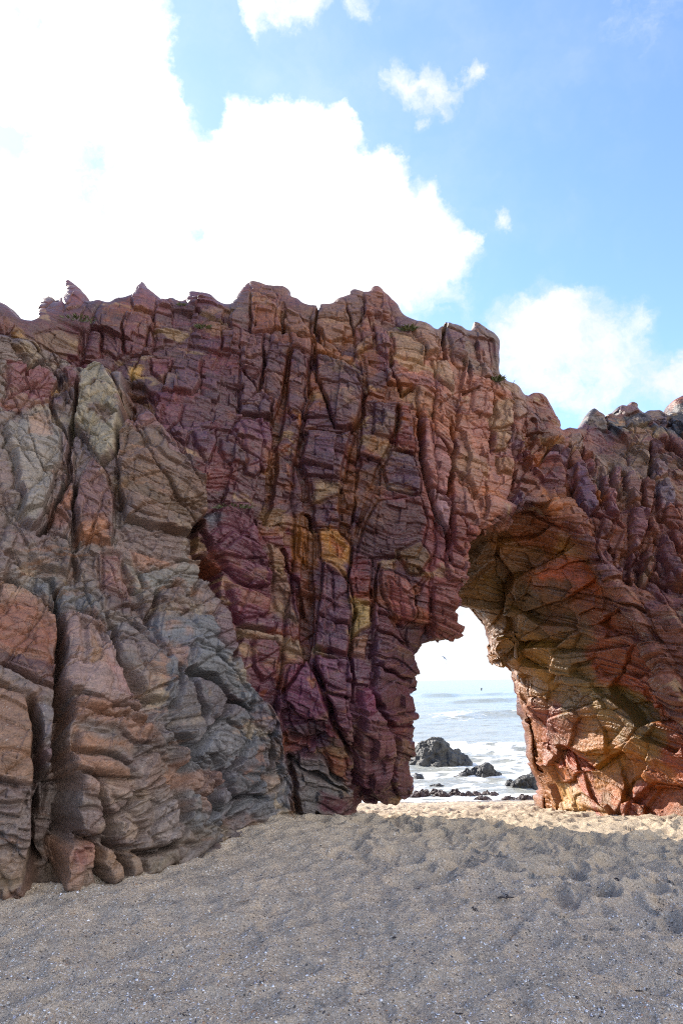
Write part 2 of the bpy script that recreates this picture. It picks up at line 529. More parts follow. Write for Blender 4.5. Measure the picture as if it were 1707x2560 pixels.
H = 0.038
gx = np.arange(-10.0, 9.0, H, dtype=np.float32)
gy = np.arange(4.0, 14.6, H, dtype=np.float32)
gz = np.arange(-1.0, 9.4, H, dtype=np.float32)
X2, Z2 = np.meshgrid(gx, gz, indexing='ij')
YF2 = YF(X2, Z2).astype(np.float32)
sdF = poly_sd(X2, Z2, px2xz(OPEN_F)).astype(np.float32)
YB = 11.3
sdB = poly_sd(X2, Z2, at_y(OPEN_B, YB)).astype(np.float32)
# the silhouette, also shifted down for the ground behind the crest
sil = poly_sd(X2, Z2, SIL).astype(np.float32)
cr_ = cells(np.stack([X2.ravel() * 3.2 + .8 * Z2.ravel(), Z2.ravel() * 0 + 3.3, Z2.ravel() * 2.2], 1))
sil0 = sil.copy()
sil += ((cr_[2][:, 0] - .5) * .12 - .05 * np.exp(-((cr_[1] - cr_[0]) / .1) ** 2)).reshape(X2.shape).astype(np.float32) * (X2 < 6)
sil = np.where(sil0 > 0, sil, np.minimum(sil, sil0 * .6))
# back of the rock: thin at the pillar, thicker at the abutment
back1 = np.interp(gx, [-10, -5, -2.5, 0.2, 1.2, 2.2, 3.5, 5, 9], [9.0, 10.2, 10.5, 10.1, 10.4, 11.9, 12.7, 13.6, 14.2]).astype(np.float32)
f = np.empty((len(gx), len(gy), len(gz)), np.float32)


def smax(a, b, k):
    h = np.clip(0.5 + 0.5 * (a - b) / k, 0, 1)
    return b + (a - b) * h + k * h * (1 - h)


def slab(j):
    y = gy[j]
    d = y - YF2
    sh = np.clip(0.45 * np.maximum(0, d - 0.45), 0, 3)
    k = np.clip((gz[None, :] + sh - gz[0]) / H, 0, len(gz) - 1.001)
    k0 = k.astype(np.int32); fr = k - k0
    ii = np.arange(len(gx))[:, None]
    s = sil[ii, k0] * (1 - fr) + sil[ii, k0 + 1] * fr
    v = smax(-s, -d, 0.10)
    v = smax(v, y - np.maximum(back1[:, None], YF2 + 0.9), 0.3)
    t = np.clip((y - YF2 - 0.05) / np.maximum(YB - YF2 - 0.05, 0.5), 0, 1)
    t = t * t * (3 - 2 * t) * 0.4 + t * 0.6
    hole = sdF * (1 - t) + sdB * t
    v = smax(v, hole, 0.10)
    f[:, j, :] = v


list(POOL.map(slab, range(len(gy))))
# close the block at the grid's ends
f[0] = f[-1] = 1; f[:, 0] = 1; f[:, -1] = 1; f[:, :, 0] = 1; f[:, :, -1] = 1
V, Q = surface_nets(f, np.array([gx[0], gy[0], gz[0]], np.float32), H)
del f


def largest_piece(V, Q):
    E = edges_of(Q)
    lab = np.arange(len(V))
    for _ in range(400):
        m = np.minimum(lab[E[:, 0]], lab[E[:, 1]])
        new = lab.copy()
        np.minimum.at(new, E[:, 0], m); np.minimum.at(new, E[:, 1], m)
        new = new[new]
        if (new == lab).all(): break
        lab = new
    big = np.bincount(lab).argmax()
    return compact(V, Q[lab[Q[:, 0]] == big])


def grid2(A, x, z):
    i = np.clip((x - gx[0]) / H, 0, len(gx) - 1.001); k = np.clip((z - gz[0]) / H, 0, len(gz) - 1.001)
    i0 = i.astype(np.int32); k0 = k.astype(np.int32); a = i - i0; b = k - k0
    return (A[i0, k0] * (1 - a) + A[i0 + 1, k0] * a) * (1 - b) + (A[i0, k0 + 1] * (1 - a) + A[i0 + 1, k0 + 1] * a) * b


V, Q = largest_piece(V, Q)
V = smooth(V, Q, 2, 0.5)
thin = (sstep(.34, .10, grid2(sil, V[:, 0], V[:, 2])) * (V[:, 2] > 4.5))[:, None]
V = (V * (1 - thin) + smooth(V, Q, 9, 0.55) * thin).astype(np.float32)


def project(V):
    d = V - CAM
    w = d @ F_
    w = np.where(w > 0.1, w, 0.1)
    return 853.5 + FPX * (d @ R_) / w, 1280 - FPX * (d @ U_) / w


N = vnormals(V, Q)
if (N * (V - np.array([0, 10, 3]))).sum() < 0:
    Q = Q[:, ::-1].copy(); N = -N
u, v = project(V)
facing = ((CAM - V) * N).sum(1) / np.linalg.norm(V - CAM, axis=1)
vis = (u > -260) & (u < 2060) & (v > 500) & (v < 2330) & (facing > np.where(V[:, 2] > 5.0, -0.8, -0.25)) & (V[:, 2] > -0.45)
qv = vis[Q].any(1)
Vc, Qc = compact(V, Q[~qv])
Vf, Qf = compact(V, Q[qv])
LEVELS = 2
for _ in range(LEVELS):
    Vf, Qf = subdivide(Vf, Qf)
    Vf = smooth(Vf, Qf, 2, 0.5)
Nf = vnormals(Vf, Qf)
Nc = vnormals(Vc, Qc)
print('rock verts', len(Vf), len(Vc))

# blocks of the face: (notes frame, outline, offset towards the beach, colour, strength of colour)
# colours are how the stone looks in the open shade
PL = []
def B(z, pts, off=0.05, col=None, cs=0.8, g=0.05, tilt=None, bev=0.07):
    if z in (4, 8):
        off, tilt, g = (off - .17) * .22, None, g * 1.3
    else:
        off *= .55 if z == 10 else .75
    PL.append((Z(z, pts), off, col, cs, g, tilt and (tilt[0] * .6, tilt[1] * .6), bev))

# broad colour zones first
ZN = []
def ZC(z, pts, col, soft=0.12):
    ZN.append((Z(z, pts), col, soft))
ZC(0, [(-300, 600), (1900, 600), (1900, 2300), (-300, 2300)], (90, 64, 66))
ZC(0, [(880, 740), (1170, 880), (1215, 960), (1195, 1110), (1080, 1260), (1000, 1260), (960, 1010), (925, 900)], (156, 114, 100))
ZC(0, [(960, 960), (1030, 1000), (1080, 1220), (1080, 1330), (1060, 1470), (970, 1460), (985, 1200)], (136, 90, 86))
ZC(0, [(1195, 880), (1900, 900), (1900, 2300), (1560, 1700), (1400, 1400), (1250, 1180), (1200, 1100)], (120, 80, 66))
ZC(0, [(1320, 1010), (1568, 1020), (1568, 1150), (1420, 1160), (1340, 1100)], (122, 98, 84), .2)
ZC(0, [(1310, 900), (1700, 900), (1700, 1010), (1310, 985)], (46, 40, 40))
ZC(0, [(520, 600), (950, 600), (960, 760), (820, 800), (640, 770), (540, 740)], (122, 92, 80))
ZC(0, [(960, 700), (1200, 760), (1200, 900), (1050, 850)], (120, 98, 86))
ZC(0, [(0, 640), (330, 640), (420, 740), (420, 900), (300, 900), (170, 840), (0, 740)], (92, 66, 64))
ZC(0, [(-400, 740), (60, 780), (180, 860), (300, 880), (300, 1000), (380, 1010), (470, 1190), (430, 1240), (495, 1370), (560, 1560), (655, 1700), (680, 1900), (-400, 2300)], (120, 104, 96))
ZC(0, [(330, 1430), (440, 1400), (560, 1560), (640, 1640), (660, 1880), (430, 1960), (370, 1760), (330, 1600)], (104, 102, 105))
ZC(0, [(480, 1180), (700, 1200), (720, 1500), (600, 1620), (500, 1380), (450, 1250)], (98, 64, 70))
ZC(0, [(600, 1500), (960, 1500), (950, 1800), (820, 1860), (660, 1750)], (92, 62, 72))
ZC(0, [(670, 1740), (800, 1760), (820, 1880), (680, 1890)], (112, 108, 106))

# --- upper left slabs
B(1, [(0, 330), (60, 325), (110, 390), (60, 430), (0, 475)], .10, (132, 100, 84))
B(1, [(115, 405), (150, 450), (205, 555), (190, 560), (110, 480), (60, 445)], .06, (172, 142, 95))
B(1, [(0, 500), (60, 450), (130, 500), (230, 630), (130, 690), (110, 680), (30, 560)], .08, (154, 132, 106))
B(1, [(0, 640), (70, 650), (120, 700), (220, 640), (300, 700), (330, 760), (290, 880), (130, 910), (0, 900)], .04, (120, 64, 64))
B(1, [(350, 690), (400, 670), (470, 740), (440, 830), (400, 780)], .06, (120, 66, 66))
B(1, [(330, 700), (380, 760), (400, 830), (440, 890), (400, 890), (360, 830), (320, 780)], .0, (58, 38, 48))
B(1, [(320, 770), (350, 810), (310, 820)], .02, (190, 150, 95))
B(1, [(290, 850), (370, 840), (390, 890), (380, 930), (300, 910)], .03, (84, 54, 68))
B(1, [(0, 1010), (120, 980), (240, 930), (300, 950), (310, 1010), (380, 1050), (400, 1130), (370, 1230), (320, 1280), (270, 1390), (200, 1560), (130, 1620), (60, 1530), (70, 1460), (40, 1300), (40, 1180), (0, 1150)], .16, (138, 128, 118), tilt=(-.15, -.10))
B(1, [(120, 1000), (240, 940), (300, 980), (280, 1080), (130, 1080)], .02, (165, 128, 106), .7, .0)
B(1, [(340, 1060), (400, 1040), (440, 1200), (420, 1320), (350, 1240)], .05, (112, 84, 80))
B(1, [(360, 1270), (430, 1330), (410, 1500), (330, 1480)], .04, (156, 100, 72))
B(1, [(280, 1420), (330, 1440), (400, 1560), (330, 1640), (240, 1600)], .04, (132, 90, 74))
B(1, [(480, 760), (540, 715), (600, 725), (650, 790), (690, 830), (720, 950), (715, 1020), (690, 1090), (680, 1170), (650, 1210), (570, 1250), (530, 1180), (500, 1100), (430, 1000), (440, 900)], .24, (152, 140, 116), tilt=(.12, .06), bev=.12)
B(1, [(490, 870), (560, 840), (600, 845), (500, 880)], .0, (70, 44, 55), .8, 0)
B(1, [(560, 960), (640, 950), (700, 980), (650, 1010)], .0, (105, 66, 66), .6, 0)
B(1, [(540, 1190), (620, 1290), (640, 1420), (640, 1560), (600, 1690), (410, 1650), (420, 1480), (440, 1350), (500, 1250)], .14, (116, 80, 74), bev=.09)
B(1, [(420, 1570), (600, 1540), (600, 1690), (410, 1650)], .0, (158, 104, 68), .7, 0)
# ledge stack
B(1, [(700, 1090), (780, 1000), (860, 940), (900, 980), (920, 1050), (960, 1030), (1010, 1110), (1060, 1230), (1110, 1240), (1140, 1330), (1160, 1410), (1130, 1500), (1080, 1560), (1010, 1610), (700, 1530), (680, 1400), (680, 1250)], .26, (112, 84, 68), bev=.16)
B(1, [(760, 1020), (860, 940), (905, 985), (910, 1050), (800, 1080)], .02, (124, 82, 80), .9, .03)
B(1, [(700, 1110), (860, 1040), (925, 1090), (900, 1150), (700, 1200)], .05, (112, 88, 72), .9, .03)
B(1, [(690, 1200), (840, 1120), (900, 1180), (1060, 1260), (1130, 1330), (1100, 1370), (900, 1240), (800, 1230)], .06, (122, 92, 76), .9, .05)
B(1, [(690, 1290), (800, 1210), (900, 1240), (1060, 1370), (1110, 1430), (1060, 1470), (860, 1330), (760, 1300)], .07, (116, 90, 72), .9, .05)
B(1, [(690, 1380), (760, 1310), (850, 1330), (1000, 1440), (1130, 1490), (1080, 1550), (850, 1440)], .05, (96, 72, 52), .9, .05)
B(1, [(960, 1030), (1010, 1110), (1040, 1180), (940, 1150), (920, 1060)], .03, (118, 84, 84), .9, .04)
# slab and grey boulder under it
B(4, [(730, -10), (850, 10), (1000, 55), (1090, 60), (1080, 130), (1040, 230), (900, 180), (800, 90), (760, 60)], .14, (152, 108, 86), bev=.08)
B(4, [(770, 110), (870, 90), (990, 40), (1060, 50), (1095, 120), (1060, 220), (1010, 240), (960, 170), (890, 230), (850, 220), (790, 160)], .16, (122, 120, 114), bev=.09)
B(4, [(690, 40), (760, 70), (800, 180), (790, 220), (740, 200), (700, 110)], .10, (118, 108, 96))
B(4, [(570, 20), (660, 20), (700, 120), (720, 240), (560, 180)], .08, (124, 80, 78))
B(4, [(410, 20), (540, 30), (540, 170), (430, 170)], .10, (118, 98, 90))
B(4, [(890, 190), (980, 180), (1050, 250), (1050, 320), (900, 310), (870, 250)], .12, (104, 82, 78))
B(4, [(1080, 110), (1170, 150), (1220, 230), (1200, 310), (1100, 340), (1060, 230)], .12, (112, 96, 94))
B(4, [(1210, 240), (1290, 240), (1300, 300), (1330, 420), (1320, 500), (1260, 550), (1180, 480), (1150, 360)], .16, (104, 78, 84), bev=.1)
B(4, [(560, 190), (740, 260), (860, 330), (850, 380), (620, 300)], -.06, (84, 58, 56))
# --- lower left boulders
B(4, [(0, 80), (60, 75), (120, 120), (280, 130), (330, 250), (320, 320), (200, 200), (0, 140)], .05, (118, 114, 114))
B(4, [(190, 120), (280, 120), (325, 240), (290, 270), (200, 190)], .08, (116, 114, 114))
B(4, [(-60, 160), (0, 170), (60, 190), (150, 230), (240, 270), (322, 345), (318, 640), (300, 785), (150, 720), (-60, 630)], .20, (142, 104, 84), tilt=(.0, .10), bev=.12)
B(4, [(-60, 330), (100, 300), (250, 380), (310, 520), (300, 640), (150, 620), (-60, 560)], .0, (138, 84, 62), .8, 0)
B(4, [(-60, 560), (130, 560), (300, 640), (295, 780), (150, 720), (-60, 630)], .0, (84, 54, 52), .85, 0)
B(4, [(-60, 650), (60, 690), (140, 740), (290, 800), (300, 870), (150, 860), (-60, 800)], .12, (116, 100, 94))
B(4, [(-60, 800), (130, 840), (180, 950), (190, 1100), (170, 1250), (180, 1300), (-60, 1240)], .18, (136, 100, 76), bev=.1)
B(4, [(150, 870), (300, 890), (300, 1160), (190, 1180), (180, 1000)], .10, (108, 98, 98))
B(4, [(190, 1120), (300, 1080), (300, 1165), (195, 1185)], .12, (104, 70, 72))
B(4, [(190, 1190), (280, 1180), (270, 1350), (240, 1460), (180, 1440)], .12, (118, 106, 100))
B(4, [(-60, 1260), (70, 1270), (160, 1360), (-60, 1360)], .18, (104, 84, 74))
B(4, [(-60, 1380), (180, 1370), (190, 1560), (-60, 1500)], .17, (128, 110, 102))
B(4, [(-60, 1580), (170, 1580), (165, 1720), (-60, 1700)], .20, (156, 130, 112))
B(4, [(-60, 1720), (170, 1730), (150, 1840), (-60, 1900)], .22, (122, 92, 78))
B(4, [(340, 340), (440, 340), (560, 380), (620, 480), (650, 620), (740, 780), (770, 870), (600, 840), (400, 790), (325, 790)], .20, (146, 118, 110), tilt=(.0, .08), bev=.10)
B(4, [(440, 400), (470, 400), (445, 640), (425, 640)], -.03, (112, 96, 90), .6, .03)
B(4, [(500, 420), (560, 420), (530, 600), (470, 640)], .02, (150, 112, 78), .7, .02)
B(4, [(560, 430), (640, 640), (750, 800), (620, 760), (560, 560)], .03, (152, 112, 106), .7, .02)
B(4, [(350, 190), (400, 190), (540, 240), (620, 330), (620, 420), (570, 370), (440, 330), (340, 320)], .14, (110, 106, 104))
B(4, [(630, 345), (700, 360), (790, 460), (800, 500), (700, 450), (630, 420)], .14, (112, 104, 100))
B(4, [(640, 470), (740, 500), (780, 640), (790, 820), (720, 700), (660, 580)], .10, (112, 100, 94))
B(4, [(350, 830), (420, 800), (600, 840), (760, 910), (760, 950), (600, 900), (360, 870)], .18, (140, 100, 80))
B(4, [(340, 880), (600, 905), (770, 960), (780, 1055), (740, 1060), (560, 990), (400, 950), (350, 940)], .22, (142, 102, 82))
B(4, [(400, 985), (640, 1030), (680, 1060), (670, 1140), (640, 1160), (390, 1090)], .24, (150, 102, 70))
B(4, [(370, 1090), (640, 1165), (650, 1260), (500, 1230), (370, 1205)], .24, (146, 106, 84))
B(4, [(370, 1215), (500, 1245), (480, 1345), (370, 1330)], .22, (142, 112, 98))
B(4, [(505, 1250), (680, 1290), (640, 1400), (560, 1450), (500, 1350)], .22, (136, 112, 102))
B(4, [(690, 1130), (800, 1080), (840, 1150), (840, 1280), (760, 1310), (680, 1300)], .18, (128, 104, 94))
B(4, [(680, 1060), (790, 1060), (790, 1090), (690, 1120)], .15, (110, 98, 94))
B(4, [(680, 1340), (760, 1330), (770, 1420), (700, 1450), (650, 1400)], .22, (118, 104, 98))
B(4, [(350, 1410), (420, 1390), (500, 1420), (540, 1480), (510, 1560), (400, 1555), (330, 1510)], .26, (124, 102, 96), bev=.12)
B(4, [(560, 1480), (640, 1450), (720, 1490), (720, 1600), (650, 1600), (580, 1570)], .28, (140, 120, 112), bev=.09)
B(4, [(770, 1420), (880, 1370), (940, 1450), (930, 1600), (860, 1640), (770, 1560)], .24, (134, 122, 118), bev=.12)
B(4, [(290, 1580), (480, 1570), (500, 1770), (290, 1810)], .28, (170, 130, 108))
B(4, [(370, 1610), (450, 1590), (470, 1650), (400, 1660)], .0, (112, 60, 60), .8, 0)
B(4, [(440, 1690), (480, 1690), (520, 1780), (410, 1790)], .03, (110, 98, 88))
B(4, [(490, 1610), (600, 1600), (650, 1740), (530, 1790)], .28, (166, 130, 102))
B(4, [(610, 1610), (700, 1600), (750, 1720), (660, 1760)], .27, (146, 120, 98))
B(4, [(740, 1650), (930, 1610), (930, 1700), (760, 1745)], .25, (110, 98, 80))
B(4, [(270, 1790), (520, 1780), (520, 1850), (270, 1860)], .20, (104, 92, 80))
# grey lattice area
B(4, [(950, 630), (1010, 680), (1040, 780), (1080, 900), (1080, 990), (1010, 1080), (900, 970), (880, 920), (920, 760)], .12, (110, 100, 98))
B(4, [(1160, 920), (1200, 900), (1270, 940), (1290, 1030), (1200, 1110), (1130, 1080), (1110, 1000)], .14, (116, 112, 114))
B(4, [(1050, 490), (1180, 540), (1280, 640), (1360, 740), (1370, 800), (1270, 790), (1120, 680), (1000, 640), (1010, 540)], .14, (106, 106, 108))
B(4, [(1380, 800), (1450, 790), (1520, 900), (1480, 960), (1390, 920)], .12, (108, 88, 94))
B(4, [(1400, 960), (1480, 960), (1540, 1000), (1500, 1150), (1400, 1200)], .10, (112, 100, 96))
B(4, [(1060, 1090), (1190, 1130), (1170, 1200), (1080, 1180)], .10, (108, 104, 106))
B(4, [(1410, 1210), (1500, 1170), (1510, 1250), (1420, 1290)], .12, (142, 120, 104))
B(4, [(950, 1310), (1010, 1340), (1050, 1560), (940, 1520)], .14, (106, 108, 110))
B(4, [(1070, 1480), (1210, 1500), (1220, 1530), (1060, 1530)], .12, (130, 112, 86))
B(4, [(1240, 1450), (1300, 1420), (1340, 1500), (1260, 1510)], .12, (124, 96, 84))
B(4, [(940, 1500), (1050, 1570), (1040, 1600), (940, 1600)], .12, (112, 96, 84))
# --- purple face
B(2, [(415, 530), (560, 560), (640, 650), (690, 760), (690, 880), (640, 970), (540, 960), (480, 800), (430, 690)], .10, (98, 74, 74))
B(2, [(275, 520), (390, 560), (385, 720), (350, 900), (290, 920), (260, 800)], .10, (92, 68, 70))
B(2, [(380, 970), (500, 980), (640, 1000), (610, 1120), (590, 1240), (380, 1230), (350, 1130)], .12, (90, 65, 73))
B(2, [(150, 510), (260, 550), (250, 700), (200, 870), (120, 740), (140, 640)], .06, (92, 68, 70))
B(2, [(0, 620), (110, 700), (190, 790), (180, 900), (0, 870)], .06, (94, 68, 72))
B(2, [(0, 910), (180, 930), (150, 1150), (60, 1250), (0, 1230)], .08, (98, 64, 72))
B(2, [(0, 410), (140, 490), (140, 630), (60, 690), (0, 600)], .08, (98, 72, 72))
B(2, [(280, 430), (420, 470), (560, 560), (410, 530), (280, 510)], .08, (122, 88, 78))
B(2, [(420, 450), (480, 470), (640, 560), (600, 600), (520, 540), (410, 530)], .10, (150, 106, 80))
B(2, [(650, 480), (740, 475), (750, 520), (640, 550)], .10, (146, 114, 92))
B(2, [(750, 820), (880, 810), (870, 1030), (740, 1000)], .08, (84, 60, 66))
B(2, [(895, 830), (940, 830), (970, 950), (970, 1110), (870, 1080), (870, 980)], .14, (108, 60, 56))
B(2, [(890, 920), (955, 925), (950, 945), (890, 940)], .01, (190, 125, 70), .9, 0)
B(2, [(850, 1080), (960, 1120), (1005, 1250), (1000, 1330), (830, 1300), (800, 1180)], .10, (76, 54, 64))
B(2, [(820, 1270), (880, 1270), (990, 1310), (960, 1325), (850, 1300)], .0, (165, 152, 140), .75, 0)
B(2, [(770, 1370), (1000, 1340), (1050, 1500), (1000, 1690), (650, 1700), (700, 1540)], .08, (82, 56, 54))
B(2, [(400, 1250), (580, 1260), (560, 1330), (420, 1390)], .04, (170, 148, 122), .7)
B(2, [(430, 1520), (540, 1540), (640, 1620), (600, 1700), (440, 1700)], .06, (176, 126, 86))
B(2, [(300, 860), (350, 890), (340, 930), (280, 890)], .0, (170, 120, 80), .7, 0)
B(2, [(130, 1050), (180, 1060), (150, 1230), (110, 1220)], .0, (165, 125, 85), .7, 0)
B(9, [(470, 0), (700, 0), (690, 220), (600, 330), (360, 280), (420, 120)], .12, (98, 72, 74))
B(9, [(250, 0), (430, 0), (450, 60), (380, 200), (330, 160)], .10, (114, 74, 78))
B(9, [(320, 400), (540, 400), (500, 540), (390, 640), (310, 520)], .08, (104, 68, 72))
B(9, [(430, 590), (500, 540), (570, 640), (560, 740), (450, 660)], .08, (104, 76, 78))
B(9, [(590, 640), (810, 600), (820, 720), (740, 880), (640, 760)], .08, (84, 58, 68))
B(9, [(850, 680), (1040, 800), (1030, 920), (900, 890), (840, 780)], .08, (74, 60, 68))
B(9, [(860, 815), (960, 840), (970, 880), (890, 860)], .0, (165, 160, 155), .8, 0)
B(9, [(1050, 850), (1110, 860), (1100, 900), (1060, 890)], .0, (165, 160, 155), .7, 0)
B(9, [(90, 40), (200, 60), (190, 150), (120, 150)], .02, (190, 160, 115), .85, .02)
B(9, [(180, 310), (260, 310), (290, 370), (200, 360)], .02, (185, 150, 100), .8, .02)
B(9, [(1040, 330), (1310, 340), (1290, 490), (1180, 470), (1030, 450)], .08, (88, 68, 74))
B(9, [(990, 540), (1200, 510), (1310, 600), (1300, 830), (1220, 960), (1040, 800), (920, 640)], .08, (100, 66, 76))
B(9, [(840, 1280), (900, 1240), (1060, 1240), (1150, 1400), (1170, 1560), (1200, 1704), (760, 1704), (740, 1500), (700, 1360)], .22, (100, 66, 74), bev=.14)
B(9, [(700, 1340), (830, 1310), (840, 1440), (740, 1520)], .06, (96, 98, 104))
# dark gully at the left of the purple face
B(9, [(60, 180), (200, 200), (340, 380), (290, 540), (100, 600), (60, 420)], -.16, (86, 62, 54), .8)
# --- crest
B(2, [(60, 205), (140, 235), (230, 290), (240, 410), (60, 430)], .14, (136, 94, 76), tilt=(.25, 0))
B(2, [(245, 280), (330, 320), (430, 450), (340, 470), (250, 400)], .10, (130, 100, 84), tilt=(.2, 0))
B(2, [(-60, 200), (55, 205), (55, 410), (-50, 400)], .06, (88, 70, 68), tilt=(-.35, 0))
B(2, [(50, 122), (90, 118), (150, 150), (210, 240), (140, 230), (60, 195)], .06, (126, 94, 82))
B(2, [(440, 250), (540, 205), (600, 300), (640, 420), (500, 470), (430, 390)], .08, (130, 102, 88), tilt=(-.2, 0))
B(2, [(700, 180), (770, 150), (830, 200), (850, 330), (790, 350), (700, 350)], .12, (130, 94, 82))
B(2, [(640, 390), (720, 350), (760, 480), (640, 490)], .08, (112, 72, 66))
B(2, [(560, 210), (620, 160), (690, 180), (700, 330), (640, 400), (600, 300)], .06, (120, 96, 86))
B(2, [(750, 380), (820, 400), (850, 560), (840, 620), (770, 560)], .10, (112, 78, 76))
B(2, [(850, 420), (960, 440), (1020, 560), (1020, 620), (860, 580)], .05, (146, 124, 102))
B(2, [(990, 345), (1060, 350), (1110, 400), (1100, 560), (1030, 580), (990, 480), (960, 400)], .12, (138, 112, 96))
B(2, [(870, 330), (980, 345), (940, 420), (880, 390)], .04, (96, 74, 80))
B(2, [(1150, 370), (1290, 395), (1400, 470), (1360, 470), (1250, 440), (1150, 400)], .16, (104, 88, 84))
B(2, [(1290, 360), (1440, 410), (1485, 470), (1465, 520), (1470, 650), (1420, 640), (1400, 480)], .10, (102, 86, 80))
B(2, [(1150, 400), (1250, 450), (1240, 640), (1180, 600)], .08, (108, 80, 80))
B(2, [(1255, 570), (1285, 580), (1275, 700), (1265, 640)], .0, (46, 50, 64), .95, 0)
B(1, [(330, 130), (345, 98), (390, 120), (440, 160), (470, 200), (450, 280), (360, 300), (340, 220)], .08, (124, 88, 82), bev=.05)
B(1, [(750, 160), (770, 115), (800, 112), (830, 150), (870, 185), (970, 290), (980, 330), (870, 320), (740, 310)], .12, (118, 84, 82), bev=.05)
B(1, [(1045, 190), (1100, 190), (1180, 200), (1260, 260), (1260, 370), (1140, 320), (1050, 260)], .08, (108, 74, 76))
B(1, [(690, 340), (850, 330), (860, 440), (840, 560), (700, 520), (680, 420)], .10, (104, 72, 72))
B(1, [(560, 400), (680, 410), (690, 540), (640, 560), (560, 500)], .06, (92, 64, 66))
B(1, [(460, 400), (550, 400), (560, 560), (470, 560)], .06, (90, 62, 66))
B(1, [(1240, 400), (1480, 430), (1490, 540), (1400, 560), (1230, 520)], .09, (112, 82, 78))
B(1, [(210, 440), (330, 400), (440, 420), (440, 560), (360, 600), (230, 540)], .03, (138, 118, 100), .55)
B(1, [(380, 570), (500, 640), (540, 710), (460, 720), (380, 640)], .0, (132, 122, 110), .6)
# --- pink and tan faces of the span
B(2, [(1010, 880), (1060, 930), (1140, 1060), (1200, 1180), (1170, 1340), (1030, 1280), (1020, 1050)], .13, (154, 116, 110), bev=.09)
B(2, [(1060, 1290), (1180, 1340), (1190, 1460), (1170, 1560), (1100, 1420)], .14, (168, 132, 130), bev=.08)
B(2, [(970, 710), (1110, 740), (1170, 880), (1200, 1060), (1190, 1110), (1080, 980), (1000, 850)], .12, (150, 106, 90), bev=.1)
B(2, [(1210, 970), (1270, 1000), (1310, 1100), (1350, 1260), (1330, 1360), (1200, 1180)], .13, (146, 112, 98), bev=.09)
B(2, [(1190, 1200), (1300, 1350), (1320, 1490), (1200, 1440)], .11, (140, 104, 94), bev=.08)
B(2, [(1190, 1440), (1260, 1470), (1280, 1600), (1200, 1600)], .12, (126, 82, 74), bev=.08)
B(2, [(1060, 600), (1140, 590), (1200, 680), (1200, 760), (1110, 700)], .10, (154, 130, 110))
B(2, [(1330, 590), (1400, 620), (1410, 690), (1340, 690)], .08, (150, 122, 112))
B(2, [(1290, 720), (1390, 760), (1410, 900), (1320, 870)], .08, (148, 112, 102))
B(2, [(1400, 800), (1500, 830), (1500, 960), (1410, 950)], .08, (150, 128, 108))
B(2, [(1420, 960), (1500, 990), (1490, 1080), (1430, 1080)], .08, (142, 118, 98))
B(2, [(1310, 1110), (1390, 1120), (1390, 1220), (1330, 1230)], .08, (140, 108, 92))
B(2, [(1450, 1120), (1540, 1130), (1530, 1210), (1460, 1200)], .09, (144, 112, 90))
B(3, [(170, 700), (240, 740), (290, 860), (270, 1000), (250, 980), (190, 880)], .06, (164, 134, 132), .9, .05, bev=.1)
B(3, [(295, 850), (360, 890), (385, 1030), (380, 1100), (300, 1010)], .10, (124, 82, 74), bev=.08)
B(3, [(280, 1030), (380, 1110), (380, 1220), (280, 1230), (260, 1120)], .10, (132, 92, 86), bev=.08)
B(3, [(200, 1250), (330, 1260), (330, 1500), (290, 1560), (170, 1540)], .14, (112, 74, 68), bev=.10)
B(3, [(0, 1200), (60, 1240), (100, 1330), (60, 1440), (0, 1480)], .10, (124, 76, 76), bev=.1)
B(3, [(620, 110), (690, 140), (690, 300), (640, 330), (600, 260)], .06, (130, 106, 92))
B(3, [(600, 240), (640, 400), (690, 470), (620, 480), (600, 380)], .0, (112, 84, 92))
# --- pillar
B(5, [(60, 200), (180, 100), (360, 180), (410, 260), (430, 430), (300, 440), (130, 330)], .16, (98, 64, 74), bev=.12)
B(5, [(150, 410), (300, 450), (450, 520), (450, 600), (380, 640), (240, 650), (210, 570)], .14, (114, 68, 74), bev=.09)
B(5, [(230, 600), (420, 650), (490, 700), (470, 740), (250, 680)], .12, (96, 62, 72), bev=.06)
B(5, [(240, 680), (480, 760), (660, 800), (660, 900), (520, 830), (250, 740)], .06, (156, 140, 120), .75)
B(5, [(430, 280), (520, 300), (570, 400), (620, 600), (640, 700), (480, 560)], .04, (132, 112, 94), .6)
B(5, [(440, 160), (520, 190), (560, 300), (500, 380), (450, 300)], .04, (150, 128, 104), .6)
B(5, [(630, 60), (690, 60), (680, 330), (620, 240)], .02, (150, 100, 54), .8)
B(5, [(330, 780), (480, 800), (520, 870), (500, 1000), (420, 1050), (350, 950)], .10, (102, 66, 68))
B(5, [(770, 70), (900, 90), (1000, 170), (970, 390), (880, 380), (790, 280)], .08, (164, 128, 92))
B(5, [(840, 120), (960, 180), (930, 260), (850, 240)], .0, (138, 74, 58), .7, 0)
B(5, [(810, 290), (870, 300), (990, 430), (1000, 620), (960, 680), (770, 640), (790, 480)], .14, (100, 74, 84), bev=.1)
B(5, [(770, 650), (960, 690), (980, 760), (960, 880), (740, 860), (750, 760)], .15, (98, 70, 80), bev=.09)
B(5, [(740, 860), (900, 890), (960, 920), (740, 890)], .04, (150, 140, 112), .7)
B(5, [(740, 900), (960, 920), (1000, 1040), (990, 1180), (830, 1120), (760, 980)], .16, (104, 72, 84), bev=.1)
B(5, [(1000, 200), (1130, 260), (1120, 500), (1000, 530), (980, 400)], .08, (110, 62, 60))
B(5, [(1000, 540), (1110, 570), (1100, 700), (990, 760), (990, 640)], .04, (164, 142, 104), .85)
B(5, [(970, 760), (1090, 740), (1080, 900), (970, 860)], .04, (146, 112, 92), .7)
B(5, [(1200, 320), (1370, 380), (1420, 470), (1400, 640), (1330, 720), (1240, 600), (1190, 470)], .12, (132, 92, 84), bev=.1)
